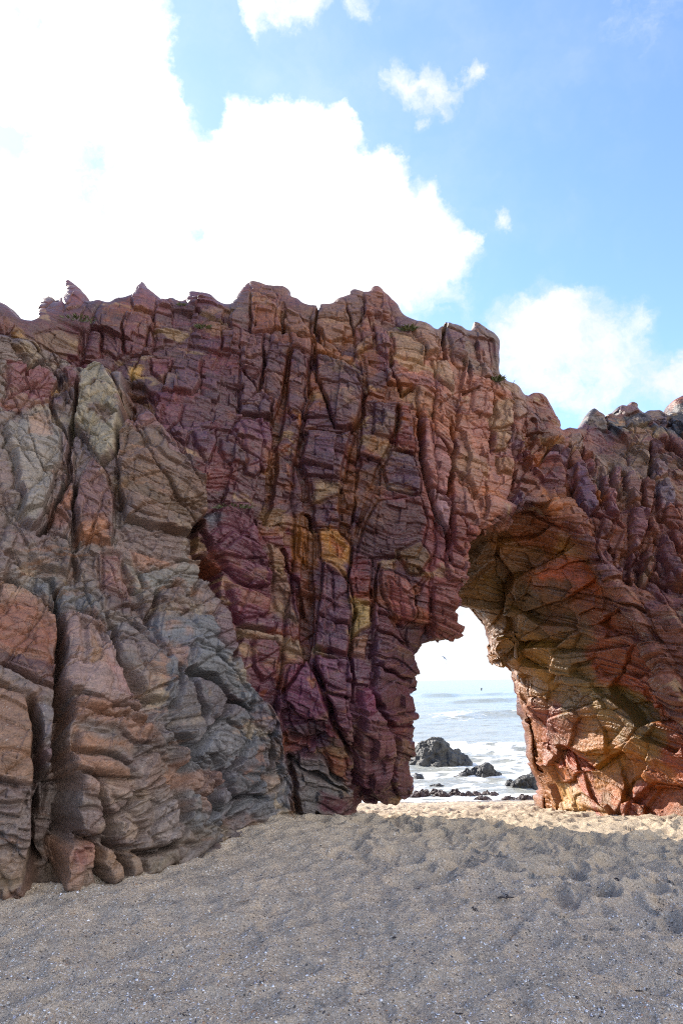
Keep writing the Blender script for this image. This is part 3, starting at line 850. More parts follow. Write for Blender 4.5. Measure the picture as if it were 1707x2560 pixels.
B(5, [(1240, 400), (1360, 480), (1370, 640), (1320, 700), (1250, 560)], .04, (136, 84, 82), .8, .05)
B(5, [(1290, 220), (1430, 130), (1520, 250), (1450, 360), (1380, 350)], .10, (104, 82, 60))
B(5, [(1140, 730), (1270, 760), (1390, 860), (1440, 1000), (1380, 1050), (1180, 960), (1130, 860)], .12, (92, 64, 74), bev=.12)
B(5, [(1160, 960), (1380, 1060), (1390, 1300), (1250, 1350), (1150, 1150)], .12, (88, 60, 68), bev=.1)
B(5, [(1120, 530), (1230, 620), (1390, 840), (1260, 750), (1120, 700)], .08, (98, 62, 66))
B(5, [(560, 990), (700, 940), (760, 1050), (830, 1130), (850, 1300), (700, 1300), (540, 1180)], .16, (106, 66, 82), bev=.14)
B(5, [(715, 1070), (760, 1060), (760, 1110), (730, 1130)], .0, (170, 128, 90), .8, 0)
B(5, [(770, 1280), (830, 1280), (820, 1310)], .0, (170, 145, 125), .8, 0)
B(5, [(830, 1130), (980, 1180), (1000, 1440), (930, 1420), (860, 1260)], .13, (108, 76, 84), bev=.1)
B(5, [(1040, 1100), (1140, 1100), (1180, 1230), (1250, 1450), (1250, 1600), (1170, 1740), (1020, 1740), (1010, 1500), (1050, 1260)], .18, (114, 82, 86), bev=.14)
B(5, [(1070, 1100), (1150, 1100), (1180, 1240), (1060, 1280)], .0, (116, 66, 88), .8, 0)
B(5, [(1270, 1400), (1380, 1420), (1370, 1650), (1340, 1780), (1280, 1800), (1240, 1700)], .14, (90, 62, 64), bev=.1)
B(5, [(560, 1320), (800, 1300), (820, 1420), (560, 1480)], .02, (82, 62, 66))
B(5, [(590, 1580), (800, 1620), (990, 1750), (1000, 1900), (640, 1920)], .12, (122, 118, 116), bev=.07)
B(5, [(640, 1530), (790, 1540), (840, 1640), (800, 1680), (640, 1600)], .08, (112, 106, 104))
B(5, [(780, 1790), (980, 1800), (1000, 1900), (800, 1890)], .02, (92, 50, 62), .85, 0)
B(5, [(820, 1530), (940, 1560), (960, 1700), (850, 1640)], .05, (124, 76, 58), .8)
B(5, [(520, 1780), (600, 1830), (600, 1900), (540, 1890)], .05, (140, 90, 50), .8)
# --- right rock
B(10, [(610, 580), (720, 610), (740, 700), (800, 770), (830, 950), (760, 1000), (700, 900), (640, 760)], .22, (122, 100, 114), tilt=(.3, 0), bev=.06)
B(10, [(350, 520), (430, 420), (570, 500), (570, 570), (360, 540)], .20, (104, 82, 92), bev=.06)
B(10, [(580, 300), (690, 310), (710, 380), (680, 440), (570, 520)], .12, (132, 112, 100))
B(10, [(700, 440), (810, 470), (830, 580), (740, 560)], .12, (124, 78, 72))
B(10, [(890, 640), (940, 720), (1000, 960), (1000, 1060), (900, 990), (880, 830)], .16, (128, 90, 92), bev=.1)
B(10, [(970, 560), (1040, 600), (1030, 720), (990, 830), (960, 700)], .14, (114, 70, 74), bev=.08)
B(10, [(1060, 650), (1120, 650), (1190, 760), (1190, 920), (1090, 910)], .16, (124, 94, 90), bev=.1)
B(10, [(1200, 700), (1290, 740), (1300, 900), (1270, 970), (1200, 950)], .16, (114, 76, 66), bev=.1)
B(10, [(1110, 950), (1230, 990), (1230, 1130), (1180, 1280), (1100, 1300), (1090, 1100)], .18, (118, 84, 86), bev=.12)
B(10, [(1330, 740), (1410, 720), (1500, 850), (1480, 960), (1330, 980)], .16, (122, 108, 112), bev=.1)
B(10, [(1400, 900), (1500, 920), (1568, 1050), (1568, 1250), (1420, 1150), (1370, 1050)], .18, (118, 74, 62), bev=.1)
B(10, [(1420, 1170), (1520, 1190), (1568, 1280), (1540, 1330), (1440, 1250)], .16, (128, 84, 78), bev=.1)
B(10, [(1340, 1200), (1450, 1300), (1540, 1500), (1540, 1650), (1400, 1500), (1340, 1350)], .18, (94, 64, 68), bev=.12)
B(10, [(1220, 1270), (1300, 1320), (1320, 1430), (1250, 1600), (1190, 1580)], .14, (134, 108, 84), bev=.1)
B(10, [(860, 1000), (940, 1040), (950, 1150), (880, 1180)], .15, (112, 80, 76), bev=.08)
B(10, [(830, 1160), (950, 1230), (1000, 1400), (1090, 1440), (1040, 1520), (930, 1540), (870, 1440)], .16, (120, 88, 88), bev=.08)
B(10, [(1290, 560), (1400, 540), (1430, 660), (1300, 700)], .10, (116, 94, 102))
B(10, [(1100, 420), (1270, 420), (1270, 560), (1110, 560)], .06, (126, 104, 86))
B(10, [(740, 110), (900, 130), (930, 260), (740, 240)], .14, (112, 98, 88))
B(10, [(1040, 20), (1140, 0), (1220, 60), (1220, 130), (1030, 140)], .14, (118, 84, 76))
B(10, [(1080, 170), (1240, 130), (1310, 260), (1080, 250)], .18, (88, 78, 74))
B(10, [(1230, 70), (1380, 60), (1450, 130), (1440, 280), (1290, 190)], .12, (104, 80, 72))
B(10, [(1130, 270), (1310, 290), (1280, 340), (1130, 320)], .0, (140, 108, 82))
B(10, [(210, 500), (330, 430), (440, 350), (440, 390), (320, 560), (220, 620)], .10, (140, 88, 58))

# deep cracks: (frame, points, half-widths px at photo scale, depth, rusty)
CK = []
def C(z, pts, w, dep, rust=None):
    CK.append((Z(z, pts), w, dep, rust))
C(4, [(335, 190), (322, 340), (318, 500), (305, 750), (322, 950), (318, 1150), (270, 1400), (240, 1600), (240, 1790)], [3, 4, 5, 6, 9, 12, 16, 20, 18], .55)
C(4, [(640, 400), (650, 600), (740, 790), (830, 870), (840, 1020), (850, 1130), (900, 1300), (930, 1480)], [4, 5, 6, 16, 18, 10, 8, 5], .30)
C(4, [(150, 860), (180, 1000), (180, 1250), (180, 1450), (185, 1760)], [3, 4, 4, 5, 5], .20)
C(4, [(1000, 640), (1120, 690), (1270, 800), (1380, 830)], [4, 5, 5, 3], .14)
C(4, [(940, 620), (870, 860), (830, 1000)], [5, 6, 4], .14)
C(4, [(1080, 900), (1040, 800), (1010, 680)], [2, 3, 2], .08)
C(4, [(1240, 780), (1160, 910), (1080, 1000), (1010, 1090), (960, 1220), (930, 1300)], [3, 3, 4, 4, 3, 3], .10)
C(4, [(1380, 800), (1340, 900), (1290, 1050), (1190, 1210), (1120, 1380), (1070, 1500)], [3, 3, 3, 3, 3, 2], .10)
C(4, [(1090, 1100), (1170, 1220), (1260, 1330), (1400, 1330)], [3, 3, 3, 2], .09)
C(4, [(880, 960), (960, 1040), (1060, 1180), (1120, 1290), (1210, 1500)], [3, 3, 3, 3, 2], .09)
C(4, [(1480, 960), (1420, 1180), (1330, 1300), (1230, 1450)], [3, 3, 3, 2], .10)
C(4, [(1010, 1340), (1130, 1380), (1200, 1480)], [3, 3, 2], .08)
C(4, [(490, 1250), (510, 1360), (540, 1450), (560, 1540), (610, 1650), (660, 1760)], [2, 3, 4, 4, 3, 3], .12)
C(4, [(480, 1570), (500, 1680), (530, 1790)], [3, 4, 4], .12)
C(4, [(560, 1460), (640, 1400), (690, 1310), (800, 1240)], [2, 3, 2, 2], .08)
C(4, [(330, 1560), (480, 1560), (600, 1610), (740, 1640), (930, 1600)], [3, 3, 3, 3, 2], .10)
C(4, [(880, 200), (860, 280), (800, 400)], [3, 4, 3], .10)
C(4, [(680, 20), (720, 130), (760, 260), (820, 400), (870, 560)], [4, 5, 6, 5, 4], .14)
C(4, [(1110, 0), (1160, 110), (1210, 200)], [10, 22, 10], .40)
C(4, [(1340, 400), (1300, 520), (1260, 570)], [4, 5, 4], .10)
C(4, [(0, 645), (150, 720), (300, 790)], [3, 3, 3], .10)
C(4, [(330, 800), (400, 790), (600, 835), (770, 890)], [2, 3, 3, 3], .09)
C(4, [(0, 150), (120, 190), (240, 250), (325, 340)], [3, 4, 4, 4], .12)
C(8, [(0, 130), (400, 240), (600, 330), (660, 260), (640, 120)], [8, 14, 16, 10, 4], .22)
# left slabs
C(1, [(30, 540), (110, 690), (130, 760)], [2, 3, 2], .07)
C(1, [(300, 700), (340, 760), (290, 900), (400, 1080)], [2, 3, 3, 3], .08)
C(1, [(460, 740), (450, 900), (430, 1010), (400, 1150), (400, 1300), (320, 1430), (260, 1540), (180, 1640)], [4, 5, 5, 5, 4, 4, 4, 3], .14)
C(1, [(440, 1340), (420, 1500), (400, 1700)], [3, 5, 4], .12)
C(1, [(690, 1230), (660, 1400), (670, 1560), (710, 1690)], [5, 6, 6, 5], .16)
C(1, [(720, 830), (740, 960), (700, 1080)], [8, 10, 6], .20)
C(1, [(40, 1180), (180, 1210), (330, 1270)], [2, 3, 2], .05)
C(1, [(0, 1120), (150, 1150), (300, 1180)], [1.5, 2, 1.5], .03)
C(1, [(130, 1090), (250, 1110), (340, 1150)], [1.5, 2, 1.5], .03)
C(1, [(760, 900), (830, 930), (880, 870), (860, 780), (730, 760)], [14, 18, 12, 12, 10], .28)
C(1, [(1130, 1500), (1060, 1580), (1050, 1700)], [6, 12, 14], .30)
# purple face
C(2, [(275, 520), (265, 640), (250, 780), (215, 950), (180, 1150), (165, 1400), (150, 1500)], [5, 5, 7, 10, 13, 12, 8], .24, (126, 88, 52))
C(2, [(385, 560), (380, 720), (395, 800), (355, 950), (340, 1150), (380, 1300), (400, 1500), (395, 1700)], [4, 4, 4, 5, 7, 8, 10, 12], .18, (110, 76, 50))
C(2, [(410, 490), (410, 620), (470, 780), (540, 950)], [2, 3, 2, 2], .07)
C(2, [(690, 560), (695, 760), (685, 880), (650, 1000), (620, 1180), (600, 1350), (590, 1560)], [4, 6, 8, 14, 20, 20, 14], .22, (138, 94, 56))
C(2, [(885, 820), (870, 970), (840, 1060), (770, 1200), (720, 1350), (660, 1560)], [3, 4, 6, 8, 8, 6], .14, (120, 84, 54))
C(2, [(0, 600), (150, 640), (270, 640)], [2, 3, 2], .05)
C(2, [(420, 700), (560, 720), (680, 740)], [1.5, 2, 1.5], .04)
C(2, [(370, 960), (470, 970), (560, 1000), (640, 960)], [2, 4, 4, 2], .08)
C(2, [(0, 880), (90, 900), (180, 925)], [2, 4, 3], .07)
C(2, [(110, 740), (60, 690), (20, 640)], [2, 3, 2], .06)
C(2, [(150, 510), (140, 640), (110, 740), (30, 820)], [3, 3, 4, 2], .07)
C(2, [(1000, 860), (1010, 1040), (1030, 1220), (1050, 1300)], [4, 5, 5, 4], .16)
C(2, [(1200, 960), (1195, 1150), (1170, 1340)], [4, 5, 5], .14)
C(2, [(1265, 600), (1270, 720), (1250, 900), (1240, 960)], [4, 6, 6, 4], .18)
C(2, [(1050, 1300), (1090, 1420), (1170, 1560), (1190, 1700)], [3, 4, 4, 3], .12)
C(2, [(1140, 380), (1130, 500), (1140, 590)], [4, 5, 4], .12)
C(2, [(240, 250), (235, 330), (245, 430)], [4, 9, 4], .22)
C(2, [(435, 260), (425, 400), (440, 470)], [3, 4, 4], .10)
C(2, [(1410, 480), (1420, 640), (1440, 700)], [6, 10, 6], .24)
C(2, [(1390, 720), (1420, 900), (1420, 1100)], [3, 4, 3], .10)
C(2, [(1510, 760), (1515, 900), (1500, 1060)], [3, 4, 3], .10)
C(2, [(840, 560), (835, 640), (900, 760), (960, 720)], [3, 4, 4, 3], .10)
# pillar
C(5, [(700, 0), (695, 200), (685, 400), (700, 600), (690, 800), (688, 940)], [14, 14, 15, 16, 14, 6], .30, (120, 82, 46))
C(5, [(690, 940), (620, 1050), (540, 1130)], [3, 4, 3], .08)
C(5, [(745, 970), (800, 1120), (850, 1260), (930, 1430), (990, 1560)], [4, 5, 5, 5, 5], .13)
C(5, [(1120, 470), (1115, 700), (1110, 850), (1150, 1000), (1160, 1200), (1230, 1360), (1250, 1500), (1250, 1650)], [3, 5, 7, 6, 5, 6, 7, 6], .20)
C(5, [(1000, 600), (980, 860), (1000, 1060), (1010, 1250), (1000, 1420), (1020, 1560), (1005, 1740)], [3, 5, 6, 7, 7, 8, 6], .20)
C(5, [(570, 1560), (590, 1700), (620, 1900)], [4, 8, 8], .26)
C(5, [(600, 1590), (800, 1680), (960, 1760)], [4, 5, 3], .12)
C(5, [(560, 1270), (620, 1400), (800, 1480), (830, 1540)], [8, 10, 6, 4], .14)
C(5, [(420, 110), (410, 250), (440, 420), (560, 560)], [4, 5, 6, 4], .14)
C(5, [(540, 200), (570, 340), (620, 440), (660, 600)], [3, 4, 5, 4], .10)
C(5, [(1180, 300), (1160, 420), (1140, 540)], [2, 3, 2], .08)
C(5, [(1380, 480), (1440, 450), (1490, 380), (1440, 320)], [5, 6, 5, 4], .14)
C(5, [(770, 645), (870, 660), (970, 690)], [2, 3, 2], .06)
C(5, [(870, 420), (870, 540), (880, 740)], [2, 2, 2], .05)
C(5, [(0, 300), (60, 440), (120, 520)], [12, 16, 8], .34)
# right rock
C(10, [(250, 200), (260, 330), (200, 520), (150, 700), (90, 850)], [14, 16, 12, 10, 8], .34)
C(10, [(570, 560), (590, 700), (620, 800), (700, 930), (800, 1080), (850, 1150)], [6, 12, 8, 7, 10, 8], .26)
C(10, [(860, 560), (870, 760), (880, 960), (960, 1080)], [5, 8, 8, 6], .20)
C(10, [(950, 520), (960, 720), (1010, 900), (1020, 1080), (960, 1300)], [5, 6, 8, 10, 8], .24)
C(10, [(1050, 640), (1060, 900), (1090, 1100), (1080, 1350), (1090, 1560)], [5, 8, 9, 9, 8], .24)
C(10, [(1195, 680), (1195, 930), (1240, 1000), (1240, 1200), (1190, 1400), (1190, 1560)], [5, 7, 6, 7, 9, 8], .22)
C(10, [(1310, 700), (1310, 980), (1330, 1150), (1330, 1400), (1400, 1600)], [6, 8, 10, 10, 8], .26)
C(10, [(1280, 400), (1280, 560), (1280, 720)], [3, 4, 4], .10)
C(10, [(1360, 980), (1370, 1100), (1440, 1260), (1560, 1400)], [5, 8, 8, 6], .20)
C(10, [(1380, 200), (1440, 300), (1568, 330)], [8, 12, 12], .26)
C(10, [(1000, 250), (1150, 260), (1310, 290)], [4, 8, 8], .14)
C(10, [(920, 100), (930, 260)], [5, 6], .14)
C(10, [(1450, 100), (1460, 280)], [5, 8], .16)
C(10, [(700, 300), (710, 420), (690, 560)], [3, 3, 3], .08)

PLW = [(np.array(px2xz(p)), off, None if c is None else lin(c), cs, g, tl, bv) for (p, off, c, cs, g, tl, bv) in PL]
ZNW = [(np.array(px2xz(p)), lin(c), s) for (p, c, s) in ZN]
CKW = [(np.array(px2xz(p)), np.array(w) * 0.0054, d, None if r is None else lin(r)) for (p, w, d, r) in CK]

# colours inside the arch: seeds found on the rock by sight lines (full-picture notes)
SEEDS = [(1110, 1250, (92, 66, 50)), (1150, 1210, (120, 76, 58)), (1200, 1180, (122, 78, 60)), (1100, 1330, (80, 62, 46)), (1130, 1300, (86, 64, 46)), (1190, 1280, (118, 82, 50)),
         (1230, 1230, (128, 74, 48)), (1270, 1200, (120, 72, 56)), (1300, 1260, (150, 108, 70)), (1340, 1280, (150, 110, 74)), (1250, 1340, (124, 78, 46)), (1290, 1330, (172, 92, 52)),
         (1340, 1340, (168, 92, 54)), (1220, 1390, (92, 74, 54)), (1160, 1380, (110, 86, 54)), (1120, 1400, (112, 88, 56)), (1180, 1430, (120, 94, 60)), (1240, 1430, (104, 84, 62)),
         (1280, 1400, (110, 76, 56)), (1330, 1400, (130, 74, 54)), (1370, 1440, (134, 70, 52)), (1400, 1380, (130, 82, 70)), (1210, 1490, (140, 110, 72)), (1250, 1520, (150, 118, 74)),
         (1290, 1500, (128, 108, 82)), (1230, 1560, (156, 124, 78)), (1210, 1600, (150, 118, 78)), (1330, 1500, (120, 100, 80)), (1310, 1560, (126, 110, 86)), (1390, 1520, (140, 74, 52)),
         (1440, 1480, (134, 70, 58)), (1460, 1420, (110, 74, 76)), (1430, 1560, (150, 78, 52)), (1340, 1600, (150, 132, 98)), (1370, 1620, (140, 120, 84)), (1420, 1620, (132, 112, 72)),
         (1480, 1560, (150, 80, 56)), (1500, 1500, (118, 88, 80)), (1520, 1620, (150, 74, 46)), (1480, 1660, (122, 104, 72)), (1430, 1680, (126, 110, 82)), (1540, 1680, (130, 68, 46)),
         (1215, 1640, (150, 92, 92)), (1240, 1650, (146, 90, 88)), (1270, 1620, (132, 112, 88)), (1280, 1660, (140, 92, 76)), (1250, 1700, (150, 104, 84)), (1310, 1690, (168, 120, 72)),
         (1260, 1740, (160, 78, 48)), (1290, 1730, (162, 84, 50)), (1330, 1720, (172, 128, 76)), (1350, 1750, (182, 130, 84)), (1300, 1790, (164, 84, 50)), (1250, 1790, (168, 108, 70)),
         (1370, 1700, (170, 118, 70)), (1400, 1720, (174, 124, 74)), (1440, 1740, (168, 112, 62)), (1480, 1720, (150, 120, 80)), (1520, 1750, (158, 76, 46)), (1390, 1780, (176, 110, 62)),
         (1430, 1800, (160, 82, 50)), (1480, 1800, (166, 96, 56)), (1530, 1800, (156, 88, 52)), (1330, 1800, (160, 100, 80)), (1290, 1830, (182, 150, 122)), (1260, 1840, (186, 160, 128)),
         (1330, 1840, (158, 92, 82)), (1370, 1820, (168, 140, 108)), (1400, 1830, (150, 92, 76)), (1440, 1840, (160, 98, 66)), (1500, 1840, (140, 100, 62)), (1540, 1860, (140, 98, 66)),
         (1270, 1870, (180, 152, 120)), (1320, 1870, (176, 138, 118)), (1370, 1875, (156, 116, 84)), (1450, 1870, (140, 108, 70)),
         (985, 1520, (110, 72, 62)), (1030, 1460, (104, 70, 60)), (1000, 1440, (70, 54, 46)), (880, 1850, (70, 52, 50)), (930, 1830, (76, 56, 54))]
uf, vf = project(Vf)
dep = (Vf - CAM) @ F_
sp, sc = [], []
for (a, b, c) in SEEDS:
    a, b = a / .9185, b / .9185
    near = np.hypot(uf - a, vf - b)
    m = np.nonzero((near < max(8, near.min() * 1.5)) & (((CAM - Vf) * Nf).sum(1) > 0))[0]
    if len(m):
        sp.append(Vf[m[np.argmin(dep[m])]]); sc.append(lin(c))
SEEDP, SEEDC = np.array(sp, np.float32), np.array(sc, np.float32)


BUTT = np.array(px2xz([(p[0] / .9185, p[1] / .9185) for p in
        [(-500, 740), (60, 780), (180, 860), (300, 880), (300, 1000), (350, 975), (380, 1010), (460, 1110), (470, 1190), (430, 1240), (460, 1300), (495, 1370), (520, 1450), (560, 1560), (640, 1640), (655, 1750), (665, 1860), (690, 2000), (600, 2300), (-500, 2400)]]))
RIGHT = np.array(px2xz([(p[0] / .9185, p[1] / .9185) for p in [(1210, 880), (1900, 880), (1900, 2300), (1500, 2000), (1300, 1400), (1190, 1150), (1195, 1000)]]))
GAIN = 0.57
WARM = np.array([1.04, 0.96, .92], np.float32)


def layer(s, seed):
    """random ledges along the bedding coordinate s"""
    k = np.floor(s).astype(np.int64); f_ = s - k
    r = NTAB[(k * 7919 + seed) & 262143]; r2 = NTAB[((k + 1) * 7919 + seed) & 262143]
    t = sstep(0.80, 1.0, f_)
    return r * (1 - t) + r2 * t - 0.35 * np.exp(-((np.minimum(f_, 1 - f_)) / 0.07) ** 2)


def bricks(a, b, wa, wb, seed, tall):
    """courses of width wa along a, each broken at random along b (about wb): edge distances, random numbers, place in block, border strength"""
    u_ = a / wa
    u_ = u_ + .30 * np.sin(u_ * 1.7 + seed) + .20 * np.sin(u_ * .61 + seed * 3)
    ui = np.floor(u_).astype(np.int64); fu = u_ - ui
    r0 = NTAB[(ui * 9176 + seed * 77) & 262143] * .5 + .5
    v_ = b / wb * (.65 + .8 * r0) + r0 * 9.1
    vi = np.floor(v_).astype(np.int64); fv = v_ - vi
    hsh = (ui * 73856 + vi * 19349 + seed * 831) & 262143
    rr = np.stack([NTAB[hsh], NTAB[(hsh * 3 + 17) & 262143], NTAB[(hsh * 5 + 91) & 262143]], 1) * .5 + .5
    bi = np.round(u_).astype(np.int64)
    bs = NTAB[(bi * 4177 + vi * (0 if tall else 613) + seed) & 262143] * .5 + .5
    return np.minimum(fu, 1 - fu) * wa, np.minimum(fv, 1 - fv) * wb, rr, fu - .5, fv - .5, bs * bs


def weather(P, Nn, detail=True):
    """shape and colour of the stone at points P (smooth surface, normals Nn) -> offset along the normal, colour"""
    P = P.astype(np.float32)
    x, y, z = P[:, 0], P[:, 1], P[:, 2]
    yf = grid2(YF2, x, z)
    t = np.clip((y - yf - 0.05) / np.maximum(YB - yf - 0.05, 0.5), 0, 1); t = t * t * (3 - 2 * t) * 0.4 + t * 0.6
    hole = grid2(sdF, x, z) * (1 - t) + grid2(sdB, x, z) * t
    inn = sstep(-0.22, -0.06, hole) * sstep(0.10, 0.40, y - yf)
    frt = (1 - inn) * sstep(1.2, 0.5, y - yf)
    w1 = np.stack([vnoise(P * 1.7 + 5), vnoise(P * 1.7 + 31), vnoise(P * 1.7 + 57)], 1)
    w2 = np.stack([vnoise(P * 6.1 + 9), vnoise(P * 6.1 + 41), vnoise(P * 6.1 + 73)], 1)
    Wp = P + 0.06 * w1 + 0.012 * w2
    xx, zz = x + 0.035 * w1[:, 0] + 0.020 * w2[:, 0], z + 0.035 * w1[:, 2] + 0.020 * w2[:, 2]
    bt = sstep(-.02, .06, poly_sd(xx, zz, BUTT))
    rt = sstep(-.10, .10, poly_sd(xx, zz, RIGHT))
    # --- joints: tall columns broken across, then the courses of the bedding inside them
    s = z + (0.29 + .06 * bt) * x - 0.12 * y + 0.12 * w1[:, 1] + 0.05 * fbm(P * .6, 2)
    dy = .7 * (y - yf)
    lean = np.where(rt > .5, .25, np.where(bt > .5, -.16, -.07))
    cxx = Wp[:, 0] + lean * z + dy + .018 * w2[:, 1]
    eu, ev, ar, lu, lv, ab = bricks(cxx, s + .02 * w2[:, 0], .46, .62, 101, True)
    amp1 = (0.050 + 0.02 * rt - .034 * bt) * (1 - .6 * inn)
    d = amp1 * ((ar[:, 0] - .5) * 1.8 + (lu * (ar[:, 1] - .5) + lv * (ar[:, 2] - .5)) * 3.0)
    d -= (1 - .7 * inn) * ((1 - .5 * bt) * .10 * ab * np.exp(-eu / .016) + .075 * ar[:, 1] * np.exp(-ev / .014))
    ev2, eu2, br, lv2, lu2, bb = bricks(s + .007 * w2[:, 1] + (ar[:, 0] - .5) * .13, cxx * .9 + .12 * z, .118, .27, 211, False)
    amp2 = (0.032 + 0.012 * rt - .009 * bt) * (1 - .62 * inn)
    d += amp2 * ((br[:, 0] - .5) * 1.7 + (lu2 * (br[:, 1] - .5) + lv2 * (br[:, 2] - .3)) * 2.4)
    d -= (1 - .5 * inn) * (1 + .25 * bt) * (.026 * bb * np.exp(-ev2 / .009) + .030 * br[:, 1] ** 2 * np.exp(-eu2 / .009))
    ev3, eu3, gr, lv3, lu3, gb = bricks(s + .004 * w2[:, 2] + (br[:, 0] - .5) * .06, cxx + .3 * z, .043, .15, 307, False)
    amp3 = (0.0125 + .004 * rt) * sstep(-.6, .3, vnoise(P * .9 + 61)) * (1 - .5 * inn)
    d += amp3 * ((gr[:, 0] - .5) * 1.8 + (lu3 * (gr[:, 1] - .5) + lv3 * (gr[:, 2] - .4)) * 2.0)
    # a few oblique fractures through everything
    for (ca, sa, wd_, sd_) in ((.80, .60, .95, 401), (.62, -.78, 1.15, 503)):
        fo, _, fr_, _, _, fb = bricks(cxx * ca + z * sa + .10 * w1[:, 1], cxx * sa, wd_, 2.5, sd_, True)
        d -= (1 - inn) * (.060 + .04 * bt) * fb * np.exp(-fo / .012)
        d += (1 - inn) * .05 * (fr_[:, 0] - .5)
    # the buttress is cut by two crossing sets of joints into lozenges
    for (ca, sa, wd_, sd_) in ((.86, .50, .40, 601), (.66, -.75, .47, 703)):
        fo, f2, fr_, la, lb, fb = bricks(xx * ca + z * sa + .04 * w1[:, 1], z * ca - xx * sa, wd_, .55, sd_, False)
        d += bt * (1 - inn) * (.045 * (fr_[:, 0] - .5) + .075 * (la * (fr_[:, 1] - .5) + lb * (fr_[:, 2] - .5)) - .05 * (.3 + fb) * np.exp(-fo / .010) - .03 * fr_[:, 1] * np.exp(-f2 / .009))
    h1, h2, hr, hv = cells(np.stack([Wp[:, 0] * .5 + .75 * Wp[:, 2], Wp[:, 1] * .8, (Wp[:, 2] * .75 - .6 * Wp[:, 0]) * 1.9], 1) + 4.3)
    k1, k2, kr, kv = cells(Wp * np.array([2.0, 1.7, 2.6], np.float32) + 9.7)
    d += inn * (.08 * (kr[:, 0] - .5) + .30 * (kv[:, 0] * (kr[:, 1] - .5) + kv[:, 2] * (kr[:, 2] - .5)) - .02 * np.exp(-(k2 - k1) / .02))
    d += inn * sstep(YB + .5, YB - .6, y) * (.15 * (hr[:, 0] - .5) + .42 * (hv[:, 0] * (hr[:, 1] - .5) + hv[:, 2] * (hr[:, 2] - .5)) - .02 * np.exp(-((h2 - h1) / .03) ** 2)) - inn * (.13 + .17 * sstep(1.9, .5, z))
    # ribs of the right-hand rock
    rb = (x + 0.25 * z + 0.10 * w1[:, 0]) / 0.42
    fr = rb - np.floor(rb)
    d += rt * (1 - inn) * 0.13 * (np.minimum(fr / .75, (1 - fr) / .25) - .5) * (0.6 + .4 * w1[:, 1])
    # --- bedding ledges
    stm = (0.55 + 0.5 * sstep(-.3, .5, vnoise(P * .8 + 91))) * (1 - .55 * inn)
    d += stm * (1 - .5 * bt) * (0.016 * layer(s / 0.19, 17) + 0.006 * layer(s / 0.030 + br[:, 0] * .6, 913))
    d += 0.035 * fbm(P * 1.1 + 3, 2) + 0.005 * fbm(P * 6.0, 3) + 0.004 * fbm(P * 30.0, 2)
    # inside: slabs peeling along the roof
    si = (z * .75 + .55 * x + .25 * y + .18 * w1[:, 0]) / .30
    d += inn * 0.030 * layer(si, 331)
    # --- colours by zone
    n = len(P)
    col = np.tile(ZNW[0][1].astype(np.float32), (n, 1))
    xc, zc = x + 0.10 * w1[:, 1] + 0.05 * w2[:, 1], z + 0.10 * w1[:, 0] + 0.05 * w2[:, 2]
    for (pg, c, sf) in ZNW[1:]:
        lo, hi = pg.min(0) - .3, pg.max(0) + .3
        m = np.nonzero((xc > lo[0]) & (xc < hi[0]) & (zc > lo[1]) & (zc < hi[1]))[0]
        if len(m):
            k = sstep(-sf, sf, poly_sd(xc[m], zc[m], pg))[:, None]
            col[m] = col[m] * (1 - k) + c * k
    # patches of the neighbouring tints, block by block
    pale = lin((172, 150, 122)); ora = lin((160, 102, 62)); pur = lin((86, 56, 68)); red = lin((116, 66, 62)); dk = lin((60, 46, 44)); grey = lin((116, 112, 108))
    def mixin(c, k):
        nonlocal col
        col = col * (1 - k[:, None]) + c * k[:, None]
    pt1 = fbm(np.stack([P[:, 0] * 1.6, P[:, 1] * 1.6, (z + .2 * x) * 3.4], 1) + 11 + w2 * .25, 4, .55)
    pt2 = fbm(np.stack([P[:, 0] * 1.3, P[:, 1] * 1.3, z * 1.9], 1) + 47 + w2 * .2, 4, .55)
    pt3 = fbm(np.stack([P[:, 0] * 2.2, P[:, 1] * 2.2, (z + .2 * x) * 4.5], 1) + 83, 4, .55)
    mixin(pale, .55 * sstep(.42, .75, pt1))
    mixin(ora, .34 * sstep(.38, .80, pt2))
    mixin(red, .45 * sstep(.30, .70, -pt2) * (1 - .6 * bt))
    mixin(pur, .45 * sstep(.35, .75, -pt1) * (1 - .5 * bt))
    mixin(dk, .45 * sstep(.55, .95, pt3))
    # --- traced blocks
    dp = np.zeros(n, np.float32)
    for (pg, off, c, cs, g, tl, bv) in PLW:
        lo, hi = pg.min(0) - .15, pg.max(0) + .15
        m = np.nonzero((xx > lo[0]) & (xx < hi[0]) & (zz > lo[1]) & (zz < hi[1]) & (frt > .02))[0]
        if not len(m): continue
        sd = poly_sd(xx[m], zz[m], pg)
        bv = bv * .5
        pr = .88 * sstep(-0.006, .016, sd) + .12 * sstep(0, bv, sd)
        cxz = pg.mean(0)
        o = off * pr
        if off != 0: o = o + 0.006 * np.clip(sd / .25, 0, 1)
        if tl is not None: o = o + pr * (tl[0] * (x[m] - cxz[0]) + tl[1] * (z[m] - cxz[1]))
        dp[m] = dp[m] * (1 - 0.5 * pr) + o * .85 - g * .8 * np.exp(-((sd) / 0.015) ** 2)
        if c is not None:
            k = (cs * sstep(-.05, .06, sd + 0.055 * pt3[m] + .05 * pt1[m]) * (0.72 + 0.28 * np.clip(1 - pt1[m] * 1.2, 0, 1)))[:, None]
            col[m] = col[m] * (1 - k) + c * k
    d += dp * frt
    d += 0.20 * bt * frt
    low = np.clip((grid2(sil, x, z) - .02) / .42, .05, 1)
    d = d * (low * (1 - inn) + inn)
